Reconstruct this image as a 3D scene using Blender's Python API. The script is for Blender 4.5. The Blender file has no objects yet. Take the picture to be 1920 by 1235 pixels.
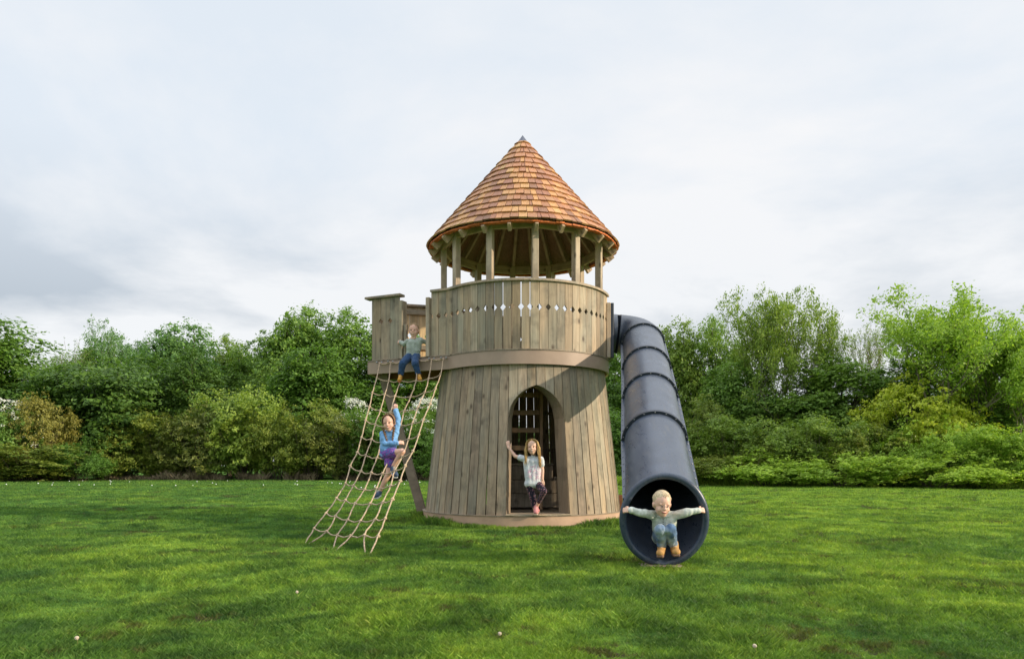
import bpy, bmesh, math, random
import numpy as np
from mathutils import Vector, Matrix, Euler

random.seed(7)
R = math.radians
S = bpy.context.scene
COL = S.collection

# ------------------------------------------------------------------ camera, world, sun, exposure
FPX = 1350.0                     # focal length in pixels of a 1920 px wide picture
CAMZ, HOR = 0.80, 872.0          # eye height, horizon row
cam_d = bpy.data.cameras.new('camera'); cam = bpy.data.objects.new('camera', cam_d); COL.objects.link(cam)
cam.location = (0, 0, CAMZ); cam.rotation_euler = (R(90), 0, 0)
cam_d.sensor_width = 36.0; cam_d.lens = 36.0*FPX/1920.0
cam_d.shift_y = (HOR-617.5)/1920.0
cam_d.clip_start = 0.05; cam_d.clip_end = 3000
S.camera = cam
S.view_settings.view_transform = 'Standard'
S.view_settings.look = 'None'
S.view_settings.exposure = 0.0
S.view_settings.gamma = 1.0

SUN_AZ, SUN_EL = R(76), R(18.5)    # azimuth from the camera side towards the right
sd = Vector((math.sin(SUN_AZ)*math.cos(SUN_EL), -math.cos(SUN_AZ)*math.cos(SUN_EL), math.sin(SUN_EL)))
sl = bpy.data.lights.new('sun', 'SUN'); sl.energy = 4.6; sl.angle = R(0.9); sl.color = (1.0, 0.84, 0.62)
so = bpy.data.objects.new('sun', sl); COL.objects.link(so); so.location = (30, -5, 30)
so.rotation_euler = (-sd).to_track_quat('-Z', 'Y').to_euler()

W = bpy.data.worlds.new('World'); S.world = W; W.use_nodes = True
nt = W.node_tree; nt.nodes.clear()
def wn(t, **k):
    n = nt.nodes.new(t)
    for a, b in k.items(): setattr(n, a, b)
    return n
def wl(a, b): nt.links.new(a, b)
out = wn('ShaderNodeOutputWorld')
sky = wn('ShaderNodeTexSky', sky_type='NISHITA'); sky.sun_disc = False
sky.sun_elevation = SUN_EL; sky.sun_rotation = R(180)-SUN_AZ
bg1 = wn('ShaderNodeBackground'); bg1.inputs[1].default_value = 0.12; wl(sky.outputs[0], bg1.inputs[0])
tc = wn('ShaderNodeTexCoord'); sep = wn('ShaderNodeSeparateXYZ'); wl(tc.outputs['Generated'], sep.inputs[0])
def wm(op, a, b=None):
    n = wn('ShaderNodeMath', operation=op)
    for i, v in enumerate((a, b)):
        if v is None: continue
        if isinstance(v, (int, float)): n.inputs[i].default_value = v
        else: wl(v, n.inputs[i])
    return n.outputs[0]
zc = wm('MAXIMUM', sep.outputs[2], 0.0)
den = wm('ADD', zc, 0.16)
cx = wm('DIVIDE', wm('MULTIPLY', sep.outputs[0], -1.0), den); cy = wm('DIVIDE', sep.outputs[1], den)
cmb = wn('ShaderNodeCombineXYZ'); wl(cx, cmb.inputs[0]); wl(cy, cmb.inputs[1]); cmb.inputs[2].default_value = 3.7
n1 = wn('ShaderNodeTexNoise'); n1.inputs['Scale'].default_value = 0.75; n1.inputs['Detail'].default_value = 8; n1.inputs['Roughness'].default_value = 0.56
n1.inputs['Distortion'].default_value = 0.25
wl(cmb.outputs[0], n1.inputs['Vector'])
# cloud sheet: bright white overhead, blue-grey undersides low over the wood
r1 = wn('ShaderNodeValToRGB'); wl(n1.outputs[0], r1.inputs[0])
e = r1.color_ramp.elements; e[0].position = 0.38; e[0].color = (0.50, 0.56, 0.63, 1); e[1].position = 0.56; e[1].color = (0.94, 0.955, 0.975, 1)
r2 = wn('ShaderNodeValToRGB'); wl(n1.outputs[0], r2.inputs[0])
e = r2.color_ramp.elements; e[0].position = 0.42; e[0].color = (0.81, 0.88, 0.96, 1); e[1].position = 0.58; e[1].color = (0.98, 0.985, 1.0, 1)
hz = wn('ShaderNodeMapRange', interpolation_type='SMOOTHSTEP'); wl(sep.outputs[2], hz.inputs[0])
hz.inputs[1].default_value = 0.13; hz.inputs[2].default_value = 0.40
mx = wn('ShaderNodeMix', data_type='RGBA'); wl(hz.outputs[0], mx.inputs[0]); wl(r1.outputs[0], mx.inputs[6]); wl(r2.outputs[0], mx.inputs[7])
bg2 = wn('ShaderNodeBackground')
zg = wn('ShaderNodeMapRange'); wl(sep.outputs[2], zg.inputs[0]); zg.inputs[1].default_value = .55; zg.inputs[2].default_value = 1.0; zg.inputs[3].default_value = 1.0; zg.inputs[4].default_value = 2.3
wl(zg.outputs[0], bg2.inputs[1])
wl(mx.outputs[2], bg2.inputs[0])
ms = wn('ShaderNodeMixShader'); ms.inputs[0].default_value = 0.93
wl(bg1.outputs[0], ms.inputs[1]); wl(bg2.outputs[0], ms.inputs[2]); wl(ms.outputs[0], out.inputs[0])

# ------------------------------------------------------------------ helpers
WM = {}
def tag(o, label=None, cat=None, group=None, kind=None):
    if label: o['label'] = label
    if cat: o['category'] = cat
    if group: o['group'] = group
    if kind: o['kind'] = kind
    return o
def empty(name, loc, label, cat, group=None):
    o = bpy.data.objects.new(name, None); COL.objects.link(o); o.location = loc; o.empty_display_size = .2
    WM[o] = Matrix.Translation(loc); return tag(o, label, cat, group)
def put(o, parent, M):
    o.parent = parent
    o.matrix_basis = (WM[parent].inverted() @ M) if parent else M
    WM[o] = M; return o
def link(name, me, mat, parent=None, M=None, smooth=None):
    o = bpy.data.objects.new(name, me); COL.objects.link(o)
    mats = mat if isinstance(mat, (list, tuple)) else [mat]
    for m in mats: me.materials.append(m)
    if smooth is True: me.polygons.foreach_set('use_smooth', [True]*len(me.polygons))
    if smooth == 'auto':
        me.polygons.foreach_set('use_smooth', [True]*len(me.polygons)); me.set_sharp_from_angle(angle=R(40))
    put(o, parent, M if M is not None else (WM[parent] if parent else Matrix.Identity(4)))
    return o
def from_bm(name, bm, mat, parent=None, M=None, smooth=None):
    """bm is in world coordinates when M is None and a parent is given"""
    if M is None and parent is not None:
        bm.transform(WM[parent].inverted())
    bmesh.ops.recalc_face_normals(bm, faces=bm.faces)
    me = bpy.data.meshes.new(name); bm.to_mesh(me); bm.free()
    return link(name, me, mat, parent, M, smooth)
def np_mesh(name, V, F, attrs=None):
    """V (n,3), F (m,k)"""
    V = np.ascontiguousarray(V, dtype=np.float32); F = np.ascontiguousarray(F, dtype=np.int32); m, k = F.shape
    me = bpy.data.meshes.new(name)
    me.vertices.add(len(V)); me.vertices.foreach_set('co', V.ravel())
    me.loops.add(m*k); me.loops.foreach_set('vertex_index', F.ravel())
    me.polygons.add(m); me.polygons.foreach_set('loop_start', np.arange(0, m*k, k, dtype=np.int32))
    me.polygons.foreach_set('loop_total', np.full(m, k, dtype=np.int32))
    me.update(calc_edges=True)
    return me
def at(px, py, d):               # photograph pixel at a depth -> point
    return Vector(((px-960)*d/FPX, d, CAMZ+(HOR-py)*d/FPX))

def bx(bm, x0, x1, y0, y1, z0, z1, M=None, mi=0):
    vs = [bm.verts.new((x, y, z)) for x in (x0, x1) for y in (y0, y1) for z in (z0, z1)]
    if M is not None:
        for v in vs: v.co = M @ v.co
    fs = []
    for f in ((0,1,3,2),(4,6,7,5),(0,4,5,1),(2,3,7,6),(0,2,6,4),(1,5,7,3)):
        fc = bm.faces.new([vs[i] for i in f]); fc.material_index = mi; fs.append(fc)
    return vs, fs
def beam_mesh(w, h, L, bev=.004):
    bm = bmesh.new(); bx(bm, -w/2, w/2, -h/2, h/2, 0, L)
    bmesh.ops.recalc_face_normals(bm, faces=bm.faces)
    if bev: bmesh.ops.bevel(bm, geom=list(bm.edges), offset=bev, segments=1, affect='EDGES')
    return bm
def frame(p0, p1, up=(0, 0, 1)):
    """matrix with local z along p0->p1, local y as near to up as possible"""
    z = (Vector(p1)-Vector(p0)).normalized(); u = Vector(up)
    x = u.cross(z)
    if x.length < 1e-4: x = Vector((1, 0, 0)).cross(z)
    x.normalize(); y = z.cross(x)
    M = Matrix((x, y, z)).transposed().to_4x4(); M.translation = Vector(p0); return M
def beam(name, p0, p1, w, h, mat, parent, up=(0, 0, 1), bev=.004):
    L = (Vector(p1)-Vector(p0)).length
    return from_bm(name, beam_mesh(w, h, L, bev), mat, parent, frame(p0, p1, up))
def tube(bm, pts, rad, seg=8, cap=True, mi=0, ell=None):
    pts = [Vector(p) for p in pts]; n = len(pts)
    rads = rad if isinstance(rad, (list, tuple)) else [rad]*n
    T = [((pts[min(i+1, n-1)]-pts[max(i-1, 0)]).normalized()) for i in range(n)]
    ref = Vector((0, 0, 1)) if abs(T[0].z) < .9 else Vector((1, 0, 0))
    X = ref.cross(T[0]).normalized(); rings = []
    for i in range(n):
        X = (X - T[i]*X.dot(T[i])).normalized(); Y = T[i].cross(X)
        ring = []
        for k in range(seg):
            a = 2*math.pi*k/seg
            ring.append(bm.verts.new(pts[i]+(X*math.cos(a)+Y*math.sin(a))*rads[i]))
        rings.append(ring)
    for i in range(n-1):
        for k in range(seg):
            f = bm.faces.new((rings[i][k], rings[i][(k+1)%seg], rings[i+1][(k+1)%seg], rings[i+1][k])); f.material_index = mi
    if cap:
        f = bm.faces.new(list(reversed(rings[0]))); f.material_index = mi
        f = bm.faces.new(rings[-1]); f.material_index = mi

# value noise in numpy
_rs = np.random.RandomState(3); _T = _rs.rand(256, 256)
def vnoise(x, y):
    x = np.asarray(x, float); y = np.asarray(y, float)
    xi = np.floor(x).astype(int); yi = np.floor(y).astype(int); fx = x-xi; fy = y-yi
    fx = fx*fx*(3-2*fx); fy = fy*fy*(3-2*fy)
    a = _T[xi%256, yi%256]; b = _T[(xi+1)%256, yi%256]; c = _T[xi%256, (yi+1)%256]; d = _T[(xi+1)%256, (yi+1)%256]
    return (a*(1-fx)+b*fx)*(1-fy)+(c*(1-fx)+d*fx)*fy
def gh(x, y):                    # ground height
    x = np.asarray(x, float); y = np.asarray(y, float)
    h = (vnoise(x*.42+9, y*.42+4)-.5)*.09 + (vnoise(x*1.3, y*1.3)-.5)*.045 + (vnoise(x*5.1+31, y*5.1)-.5)*.014
    near = np.clip((np.hypot(x-.157, y-10.6)-1.6)/1.5, 0, 1)
    near = near*np.clip((np.hypot(x+1.7, y-6.9)-.75)/.8, 0, 1)*np.clip((np.hypot(x-1.17, y-5.6)-.4)/.6, 0, 1)
    return h*near*np.clip((60-y)/30, 0, 1)

# ------------------------------------------------------------------ materials
def mat(name):
    m = bpy.data.materials.new(name); m.use_nodes = True
    N = m.node_tree; N.nodes.clear()
    o = N.nodes.new('ShaderNodeOutputMaterial'); p = N.nodes.new('ShaderNodeBsdfPrincipled')
    N.links.new(p.outputs[0], o.inputs[0])
    return m, N, p, o
def nd(N, t, ins=None, **k):
    n = N.nodes.new(t)
    for a, b in k.items(): setattr(n, a, b)
    for a, b in (ins or {}).items():
        if hasattr(b, 'links') or isinstance(b, bpy.types.NodeSocket): N.links.new(b, n.inputs[a])
        else: n.inputs[a].default_value = b
    return n
def ramp(N, fac, stops):
    r = N.nodes.new('ShaderNodeValToRGB'); N.links.new(fac, r.inputs[0])
    e = r.color_ramp.elements
    while len(e) < len(stops): e.new(0.5)
    for i, (p, c) in enumerate(stops):
        e[i].position = p; e[i].color = (c[0], c[1], c[2], 1) if not isinstance(c, (int, float)) else (c, c, c, 1)
    return r.outputs[0]
def mix(N, f, a, b, blend='MIX'):
    n = N.nodes.new('ShaderNodeMix'); n.data_type = 'RGBA'; n.blend_type = blend
    for i, v in ((0, f), (6, a), (7, b)):
        if isinstance(v, bpy.types.NodeSocket): N.links.new(v, n.inputs[i])
        elif i == 0: n.inputs[0].default_value = v
        else: n.inputs[i].default_value = (v[0], v[1], v[2], 1)
    return n.outputs[2]
def plain(name, c, rough=.6, spec=.4, noise=.12, scale=12, bump=.0, metallic=0, coat=0):
    m, N, p, o = mat(name)
    t = nd(N, 'ShaderNodeTexCoord')
    n = nd(N, 'ShaderNodeTexNoise', {'Vector': t.outputs['Object'], 'Scale': scale, 'Detail': 5, 'Roughness': .6})
    c0 = tuple(v*(1-noise*2) for v in c); c1 = tuple(min(1, v*(1+noise*2)) for v in c)
    N.links.new(ramp(N, n.outputs[0], [(.3, c0), (.7, c1)]), p.inputs['Base Color'])
    p.inputs['Roughness'].default_value = rough; p.inputs['Specular IOR Level'].default_value = spec
    p.inputs['Metallic'].default_value = metallic; p.inputs['Coat Weight'].default_value = coat
    if bump:
        b = nd(N, 'ShaderNodeBump', {'Height': n.outputs[0], 'Strength': bump, 'Distance': .01}); N.links.new(b.outputs[0], p.inputs['Normal'])
    return m
def wood(name, ca, cb, cg, grain=(26, 26, 1.3), knots=True, dark=.45):
    """weathered pressure treated softwood: two browns, a green-grey cast, grain, knots"""
    m, N, p, o = mat(name)
    t = nd(N, 'ShaderNodeTexCoord'); g = nd(N, 'ShaderNodeNewGeometry')
    rnd = g.outputs['Random Per Island']
    off = nd(N, 'ShaderNodeMath', {0: rnd, 1: 37.0}, operation='MULTIPLY')
    cm = nd(N, 'ShaderNodeCombineXYZ', {0: off.outputs[0], 1: off.outputs[0], 2: off.outputs[0]})
    va = nd(N, 'ShaderNodeVectorMath', {0: t.outputs['Object'], 1: cm.outputs[0]}, operation='ADD')
    mp = nd(N, 'ShaderNodeMapping', {'Vector': va.outputs[0], 'Scale': grain})
    gr = nd(N, 'ShaderNodeTexNoise', {'Vector': mp.outputs[0], 'Scale': 1.6, 'Detail': 6, 'Roughness': .62, 'Distortion': .7})
    mp2 = nd(N, 'ShaderNodeMapping', {'Vector': va.outputs[0], 'Scale': tuple(v*.16+.6 for v in grain)})
    lg = nd(N, 'ShaderNodeTexNoise', {'Vector': mp2.outputs[0], 'Scale': 1.2, 'Detail': 3})
    base = mix(N, rnd, ca, cb)
    gfac = ramp(N, lg.outputs[0], [(.38, 0), (.64, 1)])
    base = mix(N, gfac, base, cg)
    base = mix(N, 1.0, base, ramp(N, gr.outputs[0], [(.28, dark), (.55, 1.0), (.8, 1.25)]), 'MULTIPLY')
    hv = nd(N, 'ShaderNodeMath', {0: rnd, 1: 7.31}, operation='MULTIPLY'); hv2 = nd(N, 'ShaderNodeMath', {0: hv.outputs[0]}, operation='FRACT')
    base = mix(N, 1.0, base, ramp(N, hv2.outputs[0], [(0, .70), (1, 1.22)]), 'MULTIPLY')
    if knots:
        mk = nd(N, 'ShaderNodeMapping', {'Vector': va.outputs[0], 'Scale': (5.5, 5.5, 3.2) if grain[2] < grain[0] else (3.2, 5.5, 5.5)})
        vo = nd(N, 'ShaderNodeTexVoronoi', {'Vector': mk.outputs[0], 'Scale': 1.0, 'Randomness': 1.0})
        kf = ramp(N, vo.outputs['Distance'], [(.05, .85), (.09, .55), (.17, .0)])
        base = mix(N, kf, base, (.075, .05, .033))
        sm_ = nd(N, 'ShaderNodeTexNoise', {'Vector': va.outputs[0], 'Scale': 3.3, 'Detail': 4, 'Roughness': .6})
        base = mix(N, 1.0, base, ramp(N, sm_.outputs[0], [(.36, .70), (.50, 1.0)]), 'MULTIPLY')
    N.links.new(base, p.inputs['Base Color'])
    p.inputs['Roughness'].default_value = .62; p.inputs['Specular IOR Level'].default_value = .35
    b = nd(N, 'ShaderNodeBump', {'Height': gr.outputs[0], 'Strength': .35, 'Distance': .006}); N.links.new(b.outputs[0], p.inputs['Normal'])
    return m

M = {}
M['board'] = wood('wood_board', (.47, .35, .22), (.39, .30, .215), (.32, .285, .215), grain=(20, 20, 1.0), dark=.6)
M['post'] = wood('wood_post', (.46, .345, .235), (.42, .325, .235), (.36, .31, .24), dark=.65)
M['beamx'] = wood('wood_beam', (.54, .36, .225), (.48, .33, .21), (.42, .31, .22), dark=.65)
M['warm'] = wood('wood_inner', (.64, .47, .26), (.58, .42, .24), (.54, .42, .25), dark=.6)
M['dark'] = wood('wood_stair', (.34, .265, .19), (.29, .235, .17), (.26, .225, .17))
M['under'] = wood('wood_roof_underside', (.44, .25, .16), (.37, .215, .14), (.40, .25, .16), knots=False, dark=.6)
M['band'] = plain('band_paint', (.36, .265, .205), .5, .4, .05, 5)
M['ladder'] = wood('wood_ladder', (.40, .235, .13), (.36, .21, .12), (.34, .22, .13), dark=.65)
M['curb'] = plain('curb_paint', (.50, .34, .24), .6, .3, .07, 4, .1)
M['brown'] = plain('brown_timber', (.27, .21, .165), .7, .3, .12, 9, .3)
M['rust'] = plain('brown_stake', (.20, .085, .04), .7, .3, .15, 9, .3)
M['lead'] = plain('lead_cap', (.11, .12, .16), .45, .5, .1, 10, metallic=.4)
M['plastic'] = plain('slide_plastic', (.060, .076, .110), .30, .5, .08, 5, .03)
M['plastic_dark'] = plain('slide_flange', (.030, .037, .055), .42, .5, .08, 8)
M['plastic_lip'] = plain('slide_lip', (.038, .056, .092), .22, .6, .06, 6)
M['bolt'] = plain('bolt_steel', (.34, .34, .36), .5, .5, .05, 20, metallic=.3)
M['rope'] = plain('rope_fibre', (.46, .35, .245), .85, .2, .2, 45, .6)
M['rope_new'] = plain('rope_pale', (.66, .56, .40), .85, .2, .15, 45, .6)
M['bark'] = plain('bark', (.10, .08, .058), .9, .2, .25, 5, .6)
M['bark_pale'] = plain('bark_pale', (.17, .15, .115), .9, .2, .25, 5, .6)
M['blossom'] = plain('blossom_white', (.70, .72, .64), .8, .2, .08, 3)

def scuffed(m, sc=3.0):
    N = m.node_tree; p = next(n for n in N.nodes if n.type == 'BSDF_PRINCIPLED'); t = nd(N, 'ShaderNodeTexCoord')
    mp = nd(N, 'ShaderNodeMapping', {'Vector': t.outputs['Object'], 'Scale': (9, 1.6, 5)})
    n = nd(N, 'ShaderNodeTexNoise', {'Vector': mp.outputs[0], 'Scale': sc, 'Detail': 8, 'Roughness': .72})
    old = p.inputs['Base Color'].links[0].from_socket
    N.links.new(mix(N, ramp(N, n.outputs[0], [(.52, 0), (.75, .55)]), old, (.17, .17, .17)), p.inputs['Base Color'])
    N.links.new(ramp(N, n.outputs[0], [(.35, .24), (.7, .46)]), p.inputs['Roughness'])
scuffed(M['plastic']); scuffed(M['plastic_lip'], 5)
def shingle_mat():
    m, N, p, o = mat('cedar_shingle')
    t = nd(N, 'ShaderNodeTexCoord'); g = nd(N, 'ShaderNodeNewGeometry'); rnd = g.outputs['Random Per Island']
    base = ramp(N, rnd, [(0, (.25, .13, .08)), (.2, (.50, .23, .11)), (.42, (.36, .165, .10)), (.6, (.64, .34, .13)), (.8, (.54, .25, .12)), (1, (.66, .40, .16))])
    off = nd(N, 'ShaderNodeMath', {0: rnd, 1: 51.0}, operation='MULTIPLY')
    cm = nd(N, 'ShaderNodeCombineXYZ', {0: off.outputs[0], 1: off.outputs[0], 2: off.outputs[0]})
    va = nd(N, 'ShaderNodeVectorMath', {0: t.outputs['Object'], 1: cm.outputs[0]}, operation='ADD')
    mp = nd(N, 'ShaderNodeMapping', {'Vector': va.outputs[0], 'Scale': (40, 40, 5)})
    gr = nd(N, 'ShaderNodeTexNoise', {'Vector': mp.outputs[0], 'Scale': 1.5, 'Detail': 5, 'Roughness': .6})
    base = mix(N, 1, base, ramp(N, gr.outputs[0], [(.3, .62), (.7, 1.18)]), 'MULTIPLY')
    N.links.new(base, p.inputs['Base Color']); p.inputs['Roughness'].default_value = .6
    b = nd(N, 'ShaderNodeBump', {'Height': gr.outputs[0], 'Strength': .4, 'Distance': .005}); N.links.new(b.outputs[0], p.inputs['Normal'])
    return m
M['shingle'] = shingle_mat()
M['cedar_edge'] = plain('cedar_edge', (.62, .17, .045), .6, .3, .25, 30)

def leaf_mat(name, ca, cb, cc=None, trans=.35):
    m, N, p, o = mat(name)
    g = nd(N, 'ShaderNodeNewGeometry'); t = nd(N, 'ShaderNodeTexCoord'); oi = nd(N, 'ShaderNodeObjectInfo')
    n = nd(N, 'ShaderNodeTexNoise', {'Vector': t.outputs['Object'], 'Scale': .9, 'Detail': 3})
    n2 = nd(N, 'ShaderNodeMath', {0: g.outputs['Random Per Island'], 1: .5}, operation='MULTIPLY')
    n3 = nd(N, 'ShaderNodeMath', {0: n.outputs[0], 1: n2.outputs[0]}, operation='ADD')
    c = ramp(N, n3.outputs[0], [(.45, ca), (.95, cb)] if cc is None else [(.42, ca), (.7, cb), (1, cc)])
    c = mix(N, 1, c, ramp(N, oi.outputs['Random'], [(0, (.88, .92, .95)), (1, (1.12, 1.06, 1.0))]), 'MULTIPLY')
    N.links.new(c, p.inputs['Base Color']); p.inputs['Roughness'].default_value = .55; p.inputs['Specular IOR Level'].default_value = .35
    tr = nd(N, 'ShaderNodeBsdfTranslucent'); c2 = mix(N, 1, c, (1.25, 1.3, .7), 'MULTIPLY'); N.links.new(c2, tr.inputs[0])
    mxs = nd(N, 'ShaderNodeMixShader', {0: trans}); N.links.new(p.outputs[0], mxs.inputs[1]); N.links.new(tr.outputs[0], mxs.inputs[2])
    N.links.new(mxs.outputs[0], o.inputs[0])
    return m
LM = {
 'dark':   leaf_mat('leaf_dark', (0.062, 0.129, 0.023), (0.146, 0.259, 0.042)),
 'deep':   leaf_mat('leaf_deep', (0.072, 0.154, 0.026), (0.173, 0.324, 0.050)),
 'mid':    leaf_mat('leaf_mid', (0.108, 0.215, 0.038), (0.234, 0.380, 0.068)),
 'blue':   leaf_mat('leaf_bluish', (0.095, 0.207, 0.061), (0.190, 0.347, 0.101)),
 'pale':   leaf_mat('leaf_pale', (.155, .255, .042), (.29, .40, .065)),
 'lime':   leaf_mat('leaf_lime', (0.210, 0.352, 0.042), (0.390, 0.555, 0.068)),
 'yellow': leaf_mat('leaf_yellow', (0.300, 0.405, 0.033), (0.540, 0.600, 0.060)),
 'olive':  leaf_mat('leaf_olive', (0.116, 0.185, 0.025), (0.262, 0.319, 0.050)),
 'brown':  leaf_mat('leaf_brown', (.19, .20, .038), (.34, .31, .07)),
 'dull':   leaf_mat('leaf_dull', (0.104, 0.151, 0.031), (0.226, 0.252, 0.054)),
}

# ------------------------------------------------------------------ ground
def grass_mat(name, blade):
    m, N, p, o = mat(name)
    g = nd(N, 'ShaderNodeNewGeometry'); P = g.outputs['Position']
    fl = nd(N, 'ShaderNodeVectorMath', {0: P, 1: (1, 1, 0)}, operation='MULTIPLY')
    def noi(sc, det=4, dist=0, rough=.55):
        return nd(N, 'ShaderNodeTexNoise', {'Vector': fl.outputs[0], 'Scale': sc, 'Detail': det, 'Distortion': dist, 'Roughness': rough}).outputs[0]
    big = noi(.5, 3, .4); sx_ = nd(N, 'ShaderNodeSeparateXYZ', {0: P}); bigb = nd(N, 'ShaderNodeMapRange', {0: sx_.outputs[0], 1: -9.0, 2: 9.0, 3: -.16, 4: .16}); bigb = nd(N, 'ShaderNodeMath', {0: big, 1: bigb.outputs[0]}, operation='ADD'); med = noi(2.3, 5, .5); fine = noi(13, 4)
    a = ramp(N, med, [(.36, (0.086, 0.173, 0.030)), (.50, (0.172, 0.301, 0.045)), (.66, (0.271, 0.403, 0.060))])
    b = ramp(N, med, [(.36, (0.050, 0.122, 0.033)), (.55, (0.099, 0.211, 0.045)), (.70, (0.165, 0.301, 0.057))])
    c = mix(N, ramp(N, bigb.outputs[0], [(.36, 1), (.62, 0)]), a, b)  # left lawn darker, right paler: uneven daylight painted into the grass colour
    c = mix(N, 1, c, ramp(N, fine, [(.3, .60), (.7, 1.32)]), 'MULTIPLY')
    # worn spots with bare soil
    sp = noi(.95, 2, .3); sp2 = noi(6.5, 3)
    s1 = nd(N, 'ShaderNodeMath', {0: sp, 1: sp2}, operation='ADD')
    soil = ramp(N, s1.outputs[0], [(1.27, 0), (1.34, 1)])
    s1b = nd(N, 'ShaderNodeMapRange', {0: s1.outputs[0], 1: 1.13, 2: 1.24}); soil = s1b.outputs[0]
    c = mix(N, soil, c, (.085, .072, .045) if not blade else (.075, .095, .028))
    if blade:
        hv = ramp(N, g.outputs['Random Per Island'], [(0, (.72, .8, .7)), (.85, (1.25, 1.15, 1.0)), (.96, (1.7, 1.35, 1.3))])
        c = mix(N, 1, c, hv, 'MULTIPLY')
    else:
        vf = noi(70, 3, 0, .7)
        c = mix(N, 1, c, ramp(N, vf, [(.32, .55), (.68, 1.35)]), 'MULTIPLY')
        bp = nd(N, 'ShaderNodeMath', {0: vf, 1: fine}, operation='ADD')
        bb = nd(N, 'ShaderNodeBump', {'Height': bp.outputs[0], 'Strength': .9, 'Distance': .03}); N.links.new(bb.outputs[0], p.inputs['Normal'])
    N.links.new(c, p.inputs['Base Color']); p.inputs['Roughness'].default_value = .6 if blade else 1.0; p.inputs['Specular IOR Level'].default_value = .25 if blade else 0.0
    if blade:
        tr = nd(N, 'ShaderNodeBsdfTranslucent'); N.links.new(mix(N, 1, c, (1.3, 1.3, .7), 'MULTIPLY'), tr.inputs[0])
        mxs = nd(N, 'ShaderNodeMixShader', {0: .35}); N.links.new(p.outputs[0], mxs.inputs[1]); N.links.new(tr.outputs[0], mxs.inputs[2])
        N.links.new(mxs.outputs[0], o.inputs[0])
    return m
def axis_lines(lo, hi, n0, lo2, hi2, n1):
    a = np.linspace(lo, hi, n0); l = lo-np.geomspace(.3, lo-lo2, n1)[::-1]; r = hi+np.geomspace(.3, hi2-hi, n1)
    return np.concatenate([l, a, r])
gx = axis_lines(-13, 13, 330, -900, 900, 30); gy = axis_lines(1.5, 20, 240, -400, 1800, 34)
GX, GY = np.meshgrid(gx, gy, indexing='ij'); V = np.stack([GX, GY, gh(GX, GY)], -1).reshape(-1, 3)
nx, ny = len(gx), len(gy); idx = np.arange(nx*ny).reshape(nx, ny)
F = np.stack([idx[:-1, :-1], idx[1:, :-1], idx[1:, 1:], idx[:-1, 1:]], -1).reshape(-1, 4)
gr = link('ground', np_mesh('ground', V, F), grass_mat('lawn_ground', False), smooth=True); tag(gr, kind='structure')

def blades(name, X, Y, H, Wd, lean, mat_, label, cat):
    n = len(X); rs = np.random.RandomState(len(X) % 1000)
    a = rs.rand(n)*2*np.pi; b = rs.rand(n)*2*np.pi; Z = gh(X, Y)-.004
    dx, dy = np.cos(a)*Wd/2, np.sin(a)*Wd/2; L = H*lean*rs.rand(n)
    V = np.empty((n, 4, 3))
    V[:, 0] = np.stack([X-dx, Y-dy, Z], -1); V[:, 1] = np.stack([X+dx, Y+dy, Z], -1)
    mx_, my_ = X+np.cos(b)*L*.35, Y+np.sin(b)*L*.35
    V[:, 2] = np.stack([X+np.cos(b)*L, Y+np.sin(b)*L, Z+H], -1)
    V[:, 3] = np.stack([mx_-dx*.8, my_-dy*.8, Z+H*.55], -1)
    F = np.arange(n*4).reshape(n, 4)
    o = link(name, np_mesh(name, V.reshape(-1, 3), F), mat_)
    return tag(o, label, cat, kind='stuff')
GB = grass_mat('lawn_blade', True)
rs = np.random.RandomState(5)
n = 1000000
d = 2.3*np.power(42/2.3, rs.rand(n)**1.25); x = (rs.rand(n)*2-1)*(d*.76+.35)
keep = np.hypot(x-.157, d-10.6) > 1.47
keep &= (vnoise(x*6+3, d*6) > .28) | (rs.rand(n) > .6)
x, d = x[keep], d[keep]
hh = (.013+.018*rs.rand(len(x)))*(.6+1.0*vnoise(x*1.9+7, d*1.9))*(1+.4*np.clip((vnoise(x*3.7+60, d*3.7)-.66)*6, 0, 1))*(1+.15*(vnoise(x*.7, d*.7)))
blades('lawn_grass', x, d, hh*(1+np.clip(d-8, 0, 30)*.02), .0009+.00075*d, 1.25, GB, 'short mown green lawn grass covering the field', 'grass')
# longer grass against the curb and the slide foot
n = 9000; th = R(-110)+R(215)*rs.rand(n); rr = 1.462+.16*rs.rand(n)**1.8
x = .157+rr*np.sin(th); y = 10.6-rr*np.cos(th)
dens = vnoise(th*7+2, rr*0) ; keep = rs.rand(n) < .35+.8*dens
x, y, th = x[keep], y[keep], th[keep]
hh = (.05+.085*rs.rand(len(x)))*(.45+.9*vnoise(x*3.1, y*3.1))*(.38+.75*np.clip((np.abs(th-R(2))-R(22))/R(25), 0, 1))
x2 = 1.17+.55*(rs.rand(1600)-.5); y2 = 5.60+.10*rs.randn(1600)*.6
x = np.concatenate([x, x2]); y = np.concatenate([y, y2]); hh = np.concatenate([hh, .01+.022*rs.rand(1600)])
blades('long_grass', x, y, hh, .009, .9, GB, 'longer tufts of green grass along the foot of the tower', 'grass')
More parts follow.
